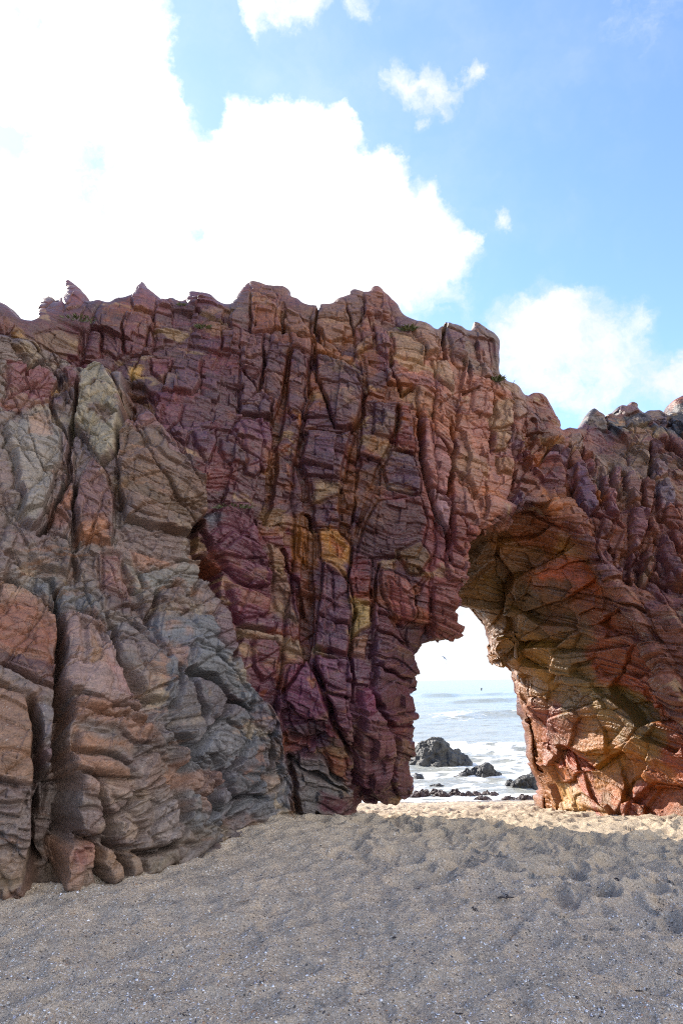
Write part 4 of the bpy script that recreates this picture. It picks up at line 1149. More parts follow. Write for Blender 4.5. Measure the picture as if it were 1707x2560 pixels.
    for (L, Wd, dep_, rust) in CKW:
        mw = Wd.max() + .12
        lo, hi = L.min(0) - mw, L.max(0) + mw
        m = np.nonzero((xx > lo[0]) & (xx < hi[0]) & (zz > lo[1]) & (zz < hi[1]) & (frt > .02))[0]
        if not len(m): continue
        ld = line_d(xx[m], zz[m], L, Wd)
        dep_ = dep_ * ((.35 + .65 * sstep(-.35, .3, pt2[m] + .5 * w1[m, 0])) * .55 if Wd.max() > .03 and dep_ < .35 else min(1.35, .42 / dep_))
        d[m] -= frt[m] * (dep_ * sstep(.016, -.014, ld + .016 * w2[m, 0] + .012 * pt3[m]) + 0.06 * dep_ * sstep(.07, 0, ld))
        if rust is not None:
            k = (.42 * frt[m] * sstep(.10, -.04, ld + .14 * pt2[m] + .06 * w2[m, 1]))[:, None]
            col[m] = col[m] * (1 - k) + rust * k
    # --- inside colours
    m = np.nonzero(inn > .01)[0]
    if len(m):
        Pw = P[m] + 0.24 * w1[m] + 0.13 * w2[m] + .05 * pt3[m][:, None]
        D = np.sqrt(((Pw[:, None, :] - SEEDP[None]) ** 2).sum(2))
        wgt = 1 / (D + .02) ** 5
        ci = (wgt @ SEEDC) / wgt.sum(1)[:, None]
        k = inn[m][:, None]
        ci = ci * np.array([1.06, .93, .60], np.float32) * .88 + .12 * lin((150, 90, 52)).astype(np.float32) * (.92 - .56 * sstep(1.7, 3.2, z[m] + .25 * w1[m, 0]))[:, None] * (1 + .30 * pt3[m][:, None] + .30 * (hr[m, 1:2] - .5))  # painted: brown tint brighter low for bounced light, darker up for roof shade
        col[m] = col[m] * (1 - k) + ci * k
    # tone per block and per lamina
    tone = 1 + 0.16 * (br[:, 1] - .5) + 0.10 * (ar[:, 2] - .5) + (.06 + .09 * sstep(-.2, .4, pt2)) * layer(s / .06, 77) + .08 * layer(s / .021, 99) + .08 * w2[:, 0]
    col = col * np.clip(tone, .5, 1.6)[:, None]
    hue = (ar[:, 0] - .5)[:, None] * np.array([.04, .0, -.04], np.float32)
    lum = col.mean(1)[:, None]
    col = lum + (col - lum) * (1.52 - .44 * bt[:, None] - .34 * inn[:, None])
    btc = bt[:, None] * (1 - inn[:, None])
    col = np.clip(col * (1 + hue) * (GAIN + .13 * btc) * (WARM * (1 - btc) + np.array([1.0, .985, .96], np.float32) * btc), 0.004, .72)
    return d.astype(np.float32), col.astype(np.float32)


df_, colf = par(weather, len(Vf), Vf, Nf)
dc_, colc = par(weather, len(Vc), Vc, Nc)
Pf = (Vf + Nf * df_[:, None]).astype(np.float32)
Pc = (Vc + Nc * dc_[:, None]).astype(np.float32)
NNf = vnormals(Pf, Qf)

arch = empty('rock_arch', (0, 9.5, 0))
tag(arch, 'huge natural arch of banded purple and tan rock standing on the beach', 'rock arch')
OFF = np.array([0, 9.5, 0], np.float32)
# parts of the arch, split along its cracks
PARTS = [('buttress', px2xz([]) if 0 else BUTT, 'bulging grey and tan buttress of stacked blocks'),
         ('rock_slab', np.array(PLW[13][0]), None)]
fcx = Vf[Qf].mean(1)
uq, vq = fcx[:, 0], fcx[:, 2]
yfq = grid2(YF2, uq, vq)
tq = np.clip((fcx[:, 1] - yfq - 0.05) / np.maximum(YB - yfq - 0.05, 0.5), 0, 1); tq = tq * tq * (3 - 2 * tq) * 0.4 + tq * 0.6
hq = grid2(sdF, uq, vq) * (1 - tq) + grid2(sdB, uq, vq) * tq
inq = (hq > -.16) & (fcx[:, 1] - yfq > .25)


def d2(pts): return np.array(px2xz([(p[0] / .9185, p[1] / .9185) for p in pts]))


pid = np.zeros(len(Qf), np.int32)                # 0 = span
def claim(k, pg, extra=None):
    m = poly_sd(uq, vq, pg) > 0
    if extra is not None: m &= extra
    pid[m] = k
claim(1, d2([(440, 1170), (700, 1210), (830, 1230), (960, 1330), (960, 1440), (1000, 1500), (1000, 2200), (440, 2200)]))
claim(2, RIGHT)
pid[inq & (uq > 1.45)] = 3
claim(4, BUTT, ~inq)
claim(5, d2([(970, 1420), (990, 1370), (1062, 1375), (1062, 1480), (1030, 1500), (968, 1490)]), ~inq)
claim(6, np.array(px2xz(Z(1, [(700, 1090), (780, 1000), (860, 940), (900, 980), (920, 1050), (960, 1030), (1010, 1110), (1060, 1230), (1110, 1240), (1140, 1330), (1160, 1410), (1130, 1500), (1080, 1560), (1010, 1610), (700, 1530), (680, 1400), (680, 1250)]))), ~inq)
claim(7, np.array(px2xz(Z(1, [(480, 760), (540, 715), (600, 725), (650, 790), (690, 830), (720, 950), (715, 1020), (690, 1090), (680, 1170), (650, 1210), (570, 1250), (530, 1180), (500, 1100), (430, 1000), (440, 900)]))), ~inq)
claim(8, np.array(px2xz(Z(1, [(300, 310), (345, 60), (400, 60), (510, 240), (480, 320)]))), ~inq)
claim(9, np.array(px2xz(Z(1, [(720, 330), (745, 150), (770, 80), (810, 80), (880, 170), (990, 290), (990, 340)]))), ~inq)
claim(10, np.array(px2xz(Z(4, [(-200, 150), (0, 170), (60, 190), (150, 230), (240, 270), (322, 345), (318, 640), (300, 785), (150, 720), (-200, 630)]))), ~inq)
claim(11, np.array(px2xz(Z(4, [(270, 1900), (330, 1400), (350, 950), (325, 790), (400, 780), (620, 830), (775, 900), (785, 1060), (850, 1130), (850, 1300), (945, 1440), (935, 1720), (700, 1900)]))), ~inq)
NAMES = ['span', 'pillar', 'abutment', 'arch_ceiling', 'buttress', 'hanging_block', 'ledge_stack', 'slab', 'pinnacle', 'pinnacle', 'boulder', 'boulder']
LBL = [None, 'purple and maroon banded pillar left of the opening', None, 'ochre and rust red roof and wall inside the opening', 'grey and tan buttress of cracked blocks',
       'squat block hanging over the left of the opening', 'brown stack of thin curved ledges', 'pale yellow grey slab with a purple streak', 'leaning pointed spire on the crest',
       'broad pointed spire on the crest', 'rust stained rounded boulder beside the deep crack', 'pile of orange brown ledges and boulders at the foot']
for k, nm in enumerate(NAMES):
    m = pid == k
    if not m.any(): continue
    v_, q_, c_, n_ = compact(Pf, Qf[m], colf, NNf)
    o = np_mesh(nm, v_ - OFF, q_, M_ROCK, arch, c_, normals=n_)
    if LBL[k]: o['label'] = LBL[k]
o = np_mesh('rear_face', Pc - OFF, Qc, M_ROCK, arch, colc)
#@@END_ROCK
# ------------------------------------------------------------------ sand
SEA = -1.42


def sand_base(x, y):
    z = np.where(y > 8.6, -(y - 8.6) * 0.139, 0.0)
    z = np.where(y > 8.6, z, 0.0)
    z = z + 0.15 * np.exp(-(((x + .9) / 1.25) ** 2 + ((y - 8.1) / .9) ** 2))
    z = z + 0.09 * np.exp(-(((x + 2.6) / 1.2) ** 2 + ((y - 6.2) / 1.0) ** 2))
    z = z - 0.05 * sstep(.5, 2.5, x) * sstep(5, 7.5, y) * sstep(12, 9, y)
    return z


def sand_z(x, y):
    x = np.asarray(x, np.float32).ravel(); y = np.asarray(y, np.float32).ravel()
    z = sand_base(x, y)
    p = np.stack([x, y, np.zeros_like(x)], 1)
    # trodden ground: strong beyond the arch foot and on the right
    tr = sstep(-.2, 1.6, x + .55 * (y - 6.4)) * sstep(4.8, 6.6, y + .25 * x) * sstep(16.5, 13.5, y) * (1 - .5 * sstep(8.2, 10.0, y))
    wv_ = np.stack([vnoise(p * 2.1), vnoise(p * 2.1 + 9), np.zeros_like(x)], 1) * .35
    for sc_, am in ((2.7, .085), (5.2, .058)):
        c1, c2, cr, cv = cells(np.concatenate([(p[:, :2] + wv_[:, :2] * .3) * sc_, np.full((len(x), 1), .5 + sc_, np.float32)], 1), True)
        dent = sstep(.52, .12, c1) * (0.35 + .65 * cr[:, 0])
        rim = np.exp(-((c1 - .66) / .12) ** 2) * .35
        keep = (cr[:, 1] > .25)
        z = z - am * (dent - rim) * keep * (tr * .75 + .40)
    z = z + (0.016 + .014 * tr) * fbm(p * 1.5, 3) + 0.013 * fbm(p * 5.0, 3) + 0.0055 * fbm(p * 19.0, 3)
    return z.astype(np.float32)


def axis(a, b, segs):
    out = [a]
    for (to, st) in segs:
        n = max(1, int(round((to - out[-1]) / st)))
        out += list(np.linspace(out[-1], to, n + 1)[1:])
    return np.array(out, np.float32)


ax = axis(-60, 60, [(-12, 3), (-4.2, .12), (-2.6, .03), (4.6, .0125), (6, .04), (12, .15), (60, 3)])
ay = axis(-60, 60, [(-6, 3), (2.6, .15), (6, .011), (9.5, .016), (14, .03), (22, .07), (30, 1)])
GX, GY = np.meshgrid(ax, ay, indexing='ij')
gz_ = par(sand_z, GX.size, GX.ravel(), GY.ravel())
SV = np.stack([GX.ravel(), GY.ravel(), gz_], 1)
def gridquads(n, m):
    i = np.arange(n - 1)[:, None] * m + np.arange(m - 1)[None, :]
    return np.stack([i, i + m, i + m + 1, i + 1], -1).reshape(-1, 4).astype(np.int32)
SQ = gridquads(len(ax), len(ay))


def sand_material():
    m, t = mat_new('shelly_sand')
    p = t.n('ShaderNodeNewGeometry').outputs['Position']
    g1 = t.noise(p, 260.0, 3, .8)
    g2 = t.noise(p, 70.0, 4, .7)
    big = t.noise(p, 2.2, 5, .6)
    c = t.mix(t.mr(big, .35, .68), (0.385, 0.312, 0.242), (0.46, 0.355, 0.26))
    damp = t.mr(t.noise(p, 3.1, 5, .62), .50, .66, 0.0, .42)
    c = t.mix(damp, c, (0.21, .177, .148))
    # drier pale sand where it is trodden, shelly grey bank near the rock
    sx = t.n('ShaderNodeSeparateXYZ', {0: p})
    dry = t.math('MULTIPLY', t.mr(t.math('ADD', sx.outputs[1], t.math('MULTIPLY', sx.outputs[0], .35)), 6.0, 9.6), 1.0)
    c = t.mix(dry, c, (0.44, 0.345, 0.24))
    wet = t.mr(sx.outputs[1], 17.0, 18.6)
    c = t.mix(wet, c, (0.20, .15, .10))
    v = t.math('ADD', t.mr(g1, .25, .75, .40, 1.60, False), t.mr(g2, .3, .7, -.42, .42, False))
    c = t.mix(1.0, c, t.n('ShaderNodeCombineColor', {0: v, 1: v, 2: v}).outputs[0], 'MULTIPLY')
    # shell grit: pale, dark and rusty grains
    for sc_, th, colr, am, seed in ((40.0, .26, (.045, .040, .036), .85, 7), (36.0, .24, (.80, .76, .70), .7, 13), (95.0, .30, (0.62, .58, .55), .75, 0), (80.0, .27, (0.035, .030, .035), .7, 5), (70.0, .26, (0.36, .20, .11), .7, 9), (42., .17, (.70, .67, .66), .85, 3)):
        vo = t.n('ShaderNodeTexVoronoi', {'Vector': t.vmath('ADD', p, (seed, seed, 0)), 'Scale': sc_, 'Randomness': 1.0}, feature='F1')
        pick = t.n('ShaderNodeSeparateColor', {0: vo.outputs['Color']}).outputs[0]
        k = t.math('MULTIPLY', t.mr(vo.outputs['Distance'], th, th + .10, 1, 0), t.mr(pick, .70, .74))
        k = t.math('MULTIPLY', k, t.mr(t.noise(p, 1.7 + seed * .1, 4, .6), .36, .62, .25, 1.0))
        k = t.math('MULTIPLY', k, t.math('SUBTRACT', 1.0, t.math('MULTIPLY', dry, .65)))
        c = t.mix(t.math('MULTIPLY', k, am), c, colr)
    h = t.math('ADD', t.math('MULTIPLY', g1, .5), t.math('MULTIPLY', g2, 1.0))
    bp = t.n('ShaderNodeBump', {'Height': h, 'Strength': .9, 'Distance': .016})
    ro = t.mr(wet, 0, 1, .9, .35)
    b = t.n('ShaderNodeBsdfPrincipled', {'Base Color': c, 'Roughness': ro, 'Specular IOR Level': .25, 'Normal': bp.outputs[0]})
    t.n('ShaderNodeOutputMaterial', {'Surface': b.outputs[0]})
    return m


M_SAND = sand_material()
sand = np_mesh('sand', SV, SQ, M_SAND)
tag(sand, 'grey shelly beach sand with footprints, shaded in front and sunlit beyond the arch', 'sand', kind='structure')
# the sea bed keeps on falling under the water: cut nothing, the sheet just sinks below it

# ------------------------------------------------------------------ sea
def wave(x, y):
    x = np.asarray(x, np.float32).ravel(); y = np.asarray(y, np.float32).ravel()
    p = np.stack([x, y, np.zeros_like(x)], 1)
    n1 = vnoise(p * .11); n2 = vnoise(p * .35 + 7)
    fade = sstep(17.0, 22.0, y)
    z = np.zeros_like(x); foam = np.zeros_like(x)
    # the breaker and two swells behind it
    for (yc, hgt, wid, br_) in ((33.0, .62, 1.3, 1.0), (24.5, .18, .8, .9), (28.4, .16, .9, .8), (58.0, .62, 2.6, .45), (66.0, .34, 3.0, .2), (96.0, .62, 4.0, .30), (140.0, .6, 6.0, .12)):
        c = yc + 1.6 * n1 * (wid + .4) + .5 * n2 + .03 * (x - 5) 
        dd = (y - c)
        prof = np.where(dd < 0, np.exp(-(dd / (wid * .55)) ** 2), np.exp(-(dd / (wid * 1.6)) ** 2))
        a = hgt * (0.72 + .5 * vnoise(p * np.array([.16, .02, 1], np.float32) + yc))
        z += a * prof
        foam = np.maximum(foam, br_ * np.where(dd < 0, np.exp(-(dd / (wid * 1.5)) ** 2), np.exp(-(dd / (wid * .5)) ** 2)) * (0.75 + .5 * vnoise(p * np.array([.33, .05, 1], np.float32) + yc + 3)))
    chop = np.stack([x * .5, y * 1.0, np.zeros_like(x)], 1)
    z += fade * (.055 * fbm(chop * .9, 4, .55) + .035 * sstep(30, 60, y) * fbm(chop * .45, 3)) * np.clip(1 - (y - 100) / 400, .2, 1)
    z *= fade * .999 + .001
    surf = sstep(35.0, 31.0, y + 1.2 * n1)
    foam = np.maximum(foam, surf * (.50 + .28 * n2 + .2 * vnoise(p * .9 + 20)))
    foam = np.maximum(foam, sstep(20.5, 18.8, y + .7 * n2))
    lay = surf * .05 * np.abs(fbm(np.stack([x * .8, y * 1.6, np.zeros_like(x)], 1), 4, .6))
    return (SEA + z + lay * fade).astype(np.float32), np.clip(foam, 0, 1).astype(np.float32)


wx = axis(-9000, 9000, [(-400, 900), (-40, 20), (-4, 1.0), (0, .15), (14, .06), (22, .2), (60, 1.2), (400, 20), (9000, 900)])
wy = axis(16.2, 30000, [(38, .05), (62, .12), (110, .4), (240, 1.6), (900, 15), (4000, 200), (30000, 2000)])
WX, WY = np.meshgrid(wx, wy, indexing='ij')
wz, wf = par(wave, WX.size, WX.ravel(), WY.ravel())


def sea_material():
    m, t = mat_new('surf_water')
    p = t.n('ShaderNodeNewGeometry').outputs['Position']
    fo = t.n('ShaderNodeAttribute', attribute_name='foam').outputs['Fac']
    st = t.vmath('MULTIPLY', p, (.55, 1.0, 1.0))
    wq = t.vmath('ADD', st, t.n('ShaderNodeVectorMath', {0: t.noise(st, .8, 4, .6, out=1), 3: 1.2}, operation='SCALE').outputs[0])
    lace = t.n('ShaderNodeTexVoronoi', {'Vector': wq, 'Scale': 1.5, 'Randomness': 1.0}, feature='DISTANCE_TO_EDGE').outputs[0]
    lc = t.mr(lace, .02, .30, .35, -.22)
    nz = t.math('MULTIPLY', t.math('SUBTRACT', t.noise(wq, 2.3, 7, .68), .5), 1.5)
    k = t.mr(t.math('ADD', t.math('ADD', fo, nz), lc), .54, 1.05)
    k = t.math('MULTIPLY', k, t.mr(fo, .04, .3))
    sy = t.n('ShaderNodeSeparateXYZ', {0: p}).outputs[1]
    dep_ = t.mr(sy, 24, 200, 0, 1, False)
    wc = t.mix(dep_, (0.27, 0.27, 0.235), (0.22, 0.265, 0.255))
    c = t.mix(k, wc, (0.80, .80, .78))
    b1 = t.noise(t.vmath('MULTIPLY', p, (.5, 1, 1)), 3.5, 6, .65)
    b2 = t.noise(t.vmath('MULTIPLY', p, (.4, 1, 1)), .5, 5, .6)
    h = t.math('ADD', t.math('MULTIPLY', b1, .16), t.math('MULTIPLY', b2, .55))
    h = t.math('ADD', h, t.math('MULTIPLY', k, .10))
    bp = t.n('ShaderNodeBump', {'Height': h, 'Strength': .8, 'Distance': .5})
    ro = t.mr(k, 0, 1, .16, .9, False)
    b = t.n('ShaderNodeBsdfPrincipled', {'Base Color': c, 'Roughness': ro, 'IOR': 1.33, 'Specular IOR Level': .17, 'Normal': bp.outputs[0]})
    t.n('ShaderNodeOutputMaterial', {'Surface': b.outputs[0]})
    return m


M_SEA = sea_material()
sea = np_mesh('sea', np.stack([WX.ravel(), WY.ravel(), wz], 1), gridquads(len(wx), len(wy)), M_SEA, attrs={'foam': wf})
tag(sea, 'pale blue sea with white surf breaking behind the arch', 'sea', kind='structure')

# ------------------------------------------------------------------ rocks in the surf
def dark_rock_material():
    m, t = mat_new('wet_dark_rock')
    obj = t.n('ShaderNodeTexCoord').outputs['Object']
    col = t.n('ShaderNodeVertexColor', layer_name='Col').outputs[0]
    n1 = t.noise(obj, 7.0, 6, .7)
    v = t.mr(n1, .25, .75, .6, 1.5, False)
    c = t.mix(1.0, col, t.n('ShaderNodeCombineColor', {0: v, 1: v, 2: v}).outputs[0], 'MULTIPLY')
    bp = t.n('ShaderNodeBump', {'Height': n1, 'Strength': .9, 'Distance': .08})
    b = t.n('ShaderNodeBsdfPrincipled', {'Base Color': c, 'Roughness': .5, 'Normal': bp.outputs[0]})
    t.n('ShaderNodeOutputMaterial', {'Surface': b.outputs[0]})
    return m


M_DARK = dark_rock_material()


def outline_rock(name, pts, yd, thick, colr, label, group, rough=.10, sink=.35, fc=3.0):
    """a boulder whose outline towards the beach was traced; real depth, sloping back and sides"""
    P = np.array(at_y(Z(6, pts), yd))
    zb = P[:, 1].min()
    base = P[:, 1] < zb + .12 * (P[:, 1].max() - zb)
    P[base, 1] -= sink
    cx = P[:, 0].mean()
    sz = max(P[:, 0].max() - P[:, 0].min(), P[:, 1].max() - P[:, 1].min(), 2 * thick)
    h = sz / 40
    a = [np.arange(P[:, 0].min() - 4 * h, P[:, 0].max() + 5 * h, h), np.arange(-thick - 4 * h, thick + 5 * h, h), np.arange(P[:, 1].min() - 4 * h, P[:, 1].max() + 5 * h, h)]
    Xg, Yg, Zg = np.meshgrid(*a, indexing='ij')
    q = np.stack([Xg.ravel(), Yg.ravel(), Zg.ravel()], 1) / sz
    wob = .10 * sz * fbm(q * 5 + yd, 2).reshape(Xg.shape)
    sd = poly_sd(Xg + .6 * wob, Zg + .55 * np.abs(Yg + wob), P)
    sd = sd + .05 * sz
    fl = smax(-sd, np.abs(Yg + wob) * 1.0 - thick * (0.35 + .65 * np.clip(sd / (0.28 * sz), 0, 1)), .05 * sz)
    V_, Q_ = surface_nets(fl.astype(np.float32), np.array([a[0][0], a[1][0], a[2][0]], np.float32), h)
    V_ = smooth(V_, Q_, 1, .5)
    V_, Q_ = subdivide(V_, Q_)
    V_ = smooth(V_, Q_, 1, .5)
    N_ = vnormals(V_, Q_)
    if (N_ * (V_ - V_.mean(0))).sum() < 0:
        Q_ = Q_[:, ::-1].copy(); N_ = -N_
    c1, c2, cr, cv = cells(V_ * fc / sz * 2 + yd)
    dd = rough * sz * ((cr[:, 0] - .5) * .5 * sstep(0, .15, c2 - c1) - .16 * np.exp(-((c2 - c1) / .08) ** 2)) + rough * sz * .22 * fbm(V_ * 9 / sz + 5, 4, .6)
    V_ = V_ + N_ * dd[:, None]
    col = np.tile(np.asarray(colr, np.float32) * .40, (len(V_), 1)) * (1 + .35 * (cr[:, 1:2] - .5) + .2 * vnoise(V_ * 6 / sz)[:, None])
    o = np_mesh(name, (V_ - np.array([cx, 0, SEA], np.float32)), Q_, M_DARK, None, np.clip(col, .01, .6))
    o.location = (cx, yd, SEA)
    return tag(o, label, 'rock', group)


GS = 'dark rocks standing in the surf'
outline_rock('surf_rock', [(120, 1690), (125, 1640), (160, 1625), (160, 1540), (200, 1495), (250, 1490), (300, 1470), (310, 1445), (340, 1440), (405, 1455), (415, 1485), (450, 1495), (470, 1530), (520, 1555), (560, 1575), (580, 1590), (650, 1605), (665, 1630), (650, 1690), (600, 1715), (250, 1720), (150, 1710)],
             26.6, 1.0, (.085, .075, .060), 'largest dark rock in the surf, tall with a stepped top', GS, .09)
outline_rock('surf_rock', [(545, 1825), (570, 1790), (620, 1775), (700, 1755), (720, 1720), (760, 1720), (800, 1715), (830, 1700), (860, 1700), (900, 1730), (920, 1770), (970, 1795), (950, 1825), (850, 1840), (700, 1845), (600, 1840)],
             23.4, .55, (.085, .078, .072), 'low jagged dark rock rising to the right in mid surf', GS, .12)
outline_rock('surf_rock', [(115, 1835), (150, 1780), (210, 1800), (290, 1832), (200, 1840)], 23.2, .3, (.075, .070, .068), 'small flat wedge shaped rock awash below the largest rock', GS, .05, .2)
outline_rock('surf_rock', [(260, 1930), (300, 1895), (350, 1890), (390, 1880), (415, 1900), (400, 1925), (320, 1935)], 21.4, .25, (.07, .06, .055), 'small knobbly dark rock just seaward of the reddish rocks', GS, .12, .2)
outline_rock('surf_rock', [(1015, 1920), (1040, 1850), (1080, 1845), (1105, 1880), (1110, 1922), (1060, 1926)], 21.0, .28, (.065, .06, .058), 'small upright dark rock left of the broad rock by the arch wall', GS, .10, .2)
outline_rock('surf_rock', [(1100, 1930), (1115, 1870), (1150, 1830), (1200, 1810), (1260, 1795), (1290, 1790), (1330, 1830), (1400, 1880), (1400, 1955), (1280, 1960), (1150, 1950)], 20.7, .6, (.085, .075, .065), 'broad dark rock partly hidden by the foot of the arch wall', GS, .10, .3)
GR = 'reddish rocks along the waterline'
for pts, yd, lb in (
        ([(110, 1995), (150, 1955), (200, 1960), (240, 1990), (180, 2012)], 19.8, 'leftmost reddish rock at the waterline, pointed at its top'),
        ([(205, 1965), (230, 1935), (270, 1950), (278, 1985), (240, 1990)], 20.0, 'small reddish rock just right of the pointed one at the waterline'),
        ([(275, 1990), (320, 1940), (400, 1950), (430, 1962), (380, 1995)], 20.2, 'flat topped reddish rock behind the others at the waterline'),
        ([(320, 2005), (380, 1962), (440, 1965), (478, 1992), (400, 2018)], 19.7, 'reddish rock with a glossy front left of the tallest red one'),
        ([(480, 1970), (520, 1940), (560, 1940), (590, 1970), (620, 1988), (580, 2008), (500, 1995)], 19.9, 'tallest of the reddish waterline rocks, near the middle of the row'),
        ([(600, 1975), (680, 1965), (692, 1990), (620, 2012)], 19.7, 'low narrow reddish slab right of the tallest red rock'),
        ([(690, 1988), (720, 1960), (770, 1970), (790, 1998), (750, 2012)], 19.8, 'rounded reddish rock left of the right end of the row'),
        ([(790, 1980), (850, 1955), (880, 1985), (860, 2012)], 19.9, 'reddish rock with a peaked top second from the right end of the row'),
        ([(865, 2005), (890, 1970), (930, 1970), (972, 2002), (940, 2017)], 19.7, 'rightmost rounded reddish rock of the waterline row'),
        ([(720, 2035), (760, 2010), (830, 2005), (885, 2033), (800, 2048)], 19.1, 'low reddish weedy rock on the wet sand in front of the row'),
        ([(985, 2055), (1010, 2025), (1070, 2010), (1100, 2030), (1180, 2000), (1250, 1995), (1290, 2030), (1290, 2055), (1150, 2058)], 18.9, 'long brown rock lying on the sand near the arch wall'),
        ([(1300, 2000), (1330, 1985), (1390, 1990), (1400, 2030), (1330, 2030)], 19.2, 'pale grey brown rock against the foot of the arch wall')):
    outline_rock('shore_rock', pts, yd, .30, (.14, .07, .055) if 'pale' not in lb else (.20, .17, .14), lb, GR, .13, .15)

# ------------------------------------------------------------------ kite and kitesurfer, far out
def simple_mat(name, col, rough=.6, trans=False):
    m, t = mat_new(name)
    obj = t.n('ShaderNodeTexCoord').outputs['Object']
    v = t.mr(t.noise(obj, 6.0, 3), .3, .7, .88, 1.12, False)
    c = t.mix(1.0, (*col, 1), t.n('ShaderNodeCombineColor', {0: v, 1: v, 2: v}).outputs[0], 'MULTIPLY')
    b = t.n('ShaderNodeBsdfPrincipled', {'Base Color': c, 'Roughness': rough})
    t.n('ShaderNodeOutputMaterial', {'Surface': b.outputs[0]})
    return m


M_WHITE = simple_mat('white_sailcloth', (.72, .75, .80))
M_BLUE = simple_mat('grey_blue_sailcloth', (.17, .20, .30))
M_NEO = simple_mat('dark_wetsuit', (.03, .035, .045))
M_SKIN = simple_mat('skin', (.35, .2, .13))
d = ray(1109, 1649); kp = CAM + d * (440 / d[1])
kite = empty('kite', tuple(kp)); tag(kite, 'white and grey blue surf kite flying low over the sea', 'kite')
kite.rotation_euler = (R(8), R(57), R(20))
nU, nW = 25, 7
def kpt(a, b):                     # arc across the span, chord along b
    th = (a - .5) * 2.3
    ch = 1.5 * (1 - .75 * (2 * a - 1) ** 4)
    return (2.9 * math.sin(th), (b - .3) * ch * 1.7, 2.3 * math.cos(th) - 1.2 + .22 * math.sin(math.pi * b))
pan = {'canopy': [], 'panel': []}
for i in range(nU - 1):
    key = 'panel' if i in (9, 10, 11) else 'canopy'
    for j in range(nW - 1):
        pan[key].append([kpt((i + di) / (nU - 1), (j + dj) / (nW - 1)) for di, dj in ((0, 0), (1, 0), (1, 1), (0, 1))])
for key, mt in (('canopy', M_WHITE), ('panel', M_BLUE)):
    vs = np.array(pan[key]).reshape(-1, 3)
    o = np_mesh(key, vs, np.arange(len(vs), dtype=np.int32).reshape(-1, 4), mt, kite)
    sm = o.modifiers.new('thick', 'SOLIDIFY'); sm.thickness = .04


def tube(pts, rad, k=8):
    pts = [np.array(p, float) for p in pts]
    vs, qs = [], []
    for i, p in enumerate(pts):
        tdir = pts[min(i + 1, len(pts) - 1)] - pts[max(i - 1, 0)]
        tdir /= np.linalg.norm(tdir) + 1e-9
        a = np.cross(tdir, (0.3, .2, 1.0) if abs(tdir[2]) < .9 else (1.0, 0, 0)); a /= np.linalg.norm(a)
        b = np.cross(tdir, a)
        r_ = rad[i] if hasattr(rad, '__len__') else rad
        for j in range(k):
            th = 2 * math.pi * j / k
            vs.append(p + r_ * (math.cos(th) * a + math.sin(th) * b))
    for i in range(len(pts) - 1):
        for j in range(k):
            qs.append([i * k + j, i * k + (j + 1) % k, (i + 1) * k + (j + 1) % k, (i + 1) * k + j])
    for e in (0, len(pts) - 1):
        c = len(vs); vs.append(pts[e])
        for j in range(0, k, 2):
            q_ = [e * k + j, e * k + (j + 1) % k, e * k + (j + 2) % k, c]
            qs.append(q_ if e else q_[::-1])
    return np.array(vs), np.array(qs, np.int32)


v_, q_ = tube([kpt(i / 24, 0) for i in range(25)], [.07 + .1 * math.sin(math.pi * i / 24) for i in range(25)])
np_mesh('leading_edge', v_, q_, M_BLUE, kite)
for a in (.3, .5, .7):
    v_, q_ = tube([kpt(a, b / 6) for b in range(7)], [.09] * 7)
    np_mesh('strut', v_, q_, M_BLUE, kite)


def skinned(name, verts, edges, radii, mat, parent, sub=1):
    me = bpy.data.meshes.new(name); me.from_pydata(verts, edges, [])
    o = link(bpy.data.objects.new(name, me), parent)
    sk = o.modifiers.new('skin', 'SKIN')
    for vtx, r_ in zip(me.skin_vertices[0].data, radii):
        vtx.radius = (r_, r_); vtx.use_root = False
    me.skin_vertices[0].data[0].use_root = True
    ss = o.modifiers.new('sub', 'SUBSURF'); ss.levels = ss.render_levels = sub
    me.materials.append(mat)
    return o


d = ray(1201, 1718); sp_ = CAM + d * ((SEA - CAM[2] + .9) / d[2])
pers = skinned('person', [(0, 0, .95), (.03, 0, 1.2), (.07, 0, 1.45), (.09, 0, 1.56), (.11, -.02, 1.70), (-.22, .0, .98), (.02, .19, 1.43), (.20, .16, 1.25), (.42, .06, 1.30), (.02, -.19, 1.43), (.20, -.16, 1.25), (.42, -.06, 1.30),
                          (-.02, .1, .88), (.10, .18, .50), (.02, .22, .10), (.14, .24, .06), (-.02, -.1, .88), (.10, -.18, .50), (.02, -.22, .10), (.14, -.24, .06)],
               [(0, 1), (1, 2), (2, 3), (3, 4), (2, 6), (6, 7), (7, 8), (2, 9), (9, 10), (10, 11), (0, 12), (12, 13), (13, 14), (14, 15), (0, 16), (16, 17), (17, 18), (18, 19)] if 0 else
               [(0, 1), (1, 2), (2, 3), (3, 4), (0, 5), (2, 6), (6, 7), (7, 8), (2, 9), (9, 10), (10, 11), (0, 12), (12, 13), (13, 14), (14, 15), (0, 16), (16, 17), (17, 18), (18, 19)],
               [.15, .14, .15, .06, .11, .08, .07, .045, .035, .07, .045, .035, .10, .07, .045, .04, .10, .07, .045, .04], M_NEO, None)
pers.location = tuple(sp_ + np.array([0, 0, -1.75])); pers.rotation_euler = (0, R(12), R(-60))
tag(pers, 'tiny kitesurfer in a dark wetsuit, waist deep in the swell far out', 'person')
# ------------------------------------------------------------------ tufts growing on the rock
def leaf_material():
    m, t = mat_new('small_green_leaves')
    obj = t.n('ShaderNodeTexCoord').outputs['Object']
    c = t.mix(t.mr(t.noise(obj, 14.0, 3), .3, .7), (.05, .06, .022), (.13, .13, .05))
    b = t.n('ShaderNodeBsdfPrincipled', {'Base Color': c, 'Roughness': .55})
    t.n('ShaderNodeOutputMaterial', {'Surface': b.outputs[0]})
    return m


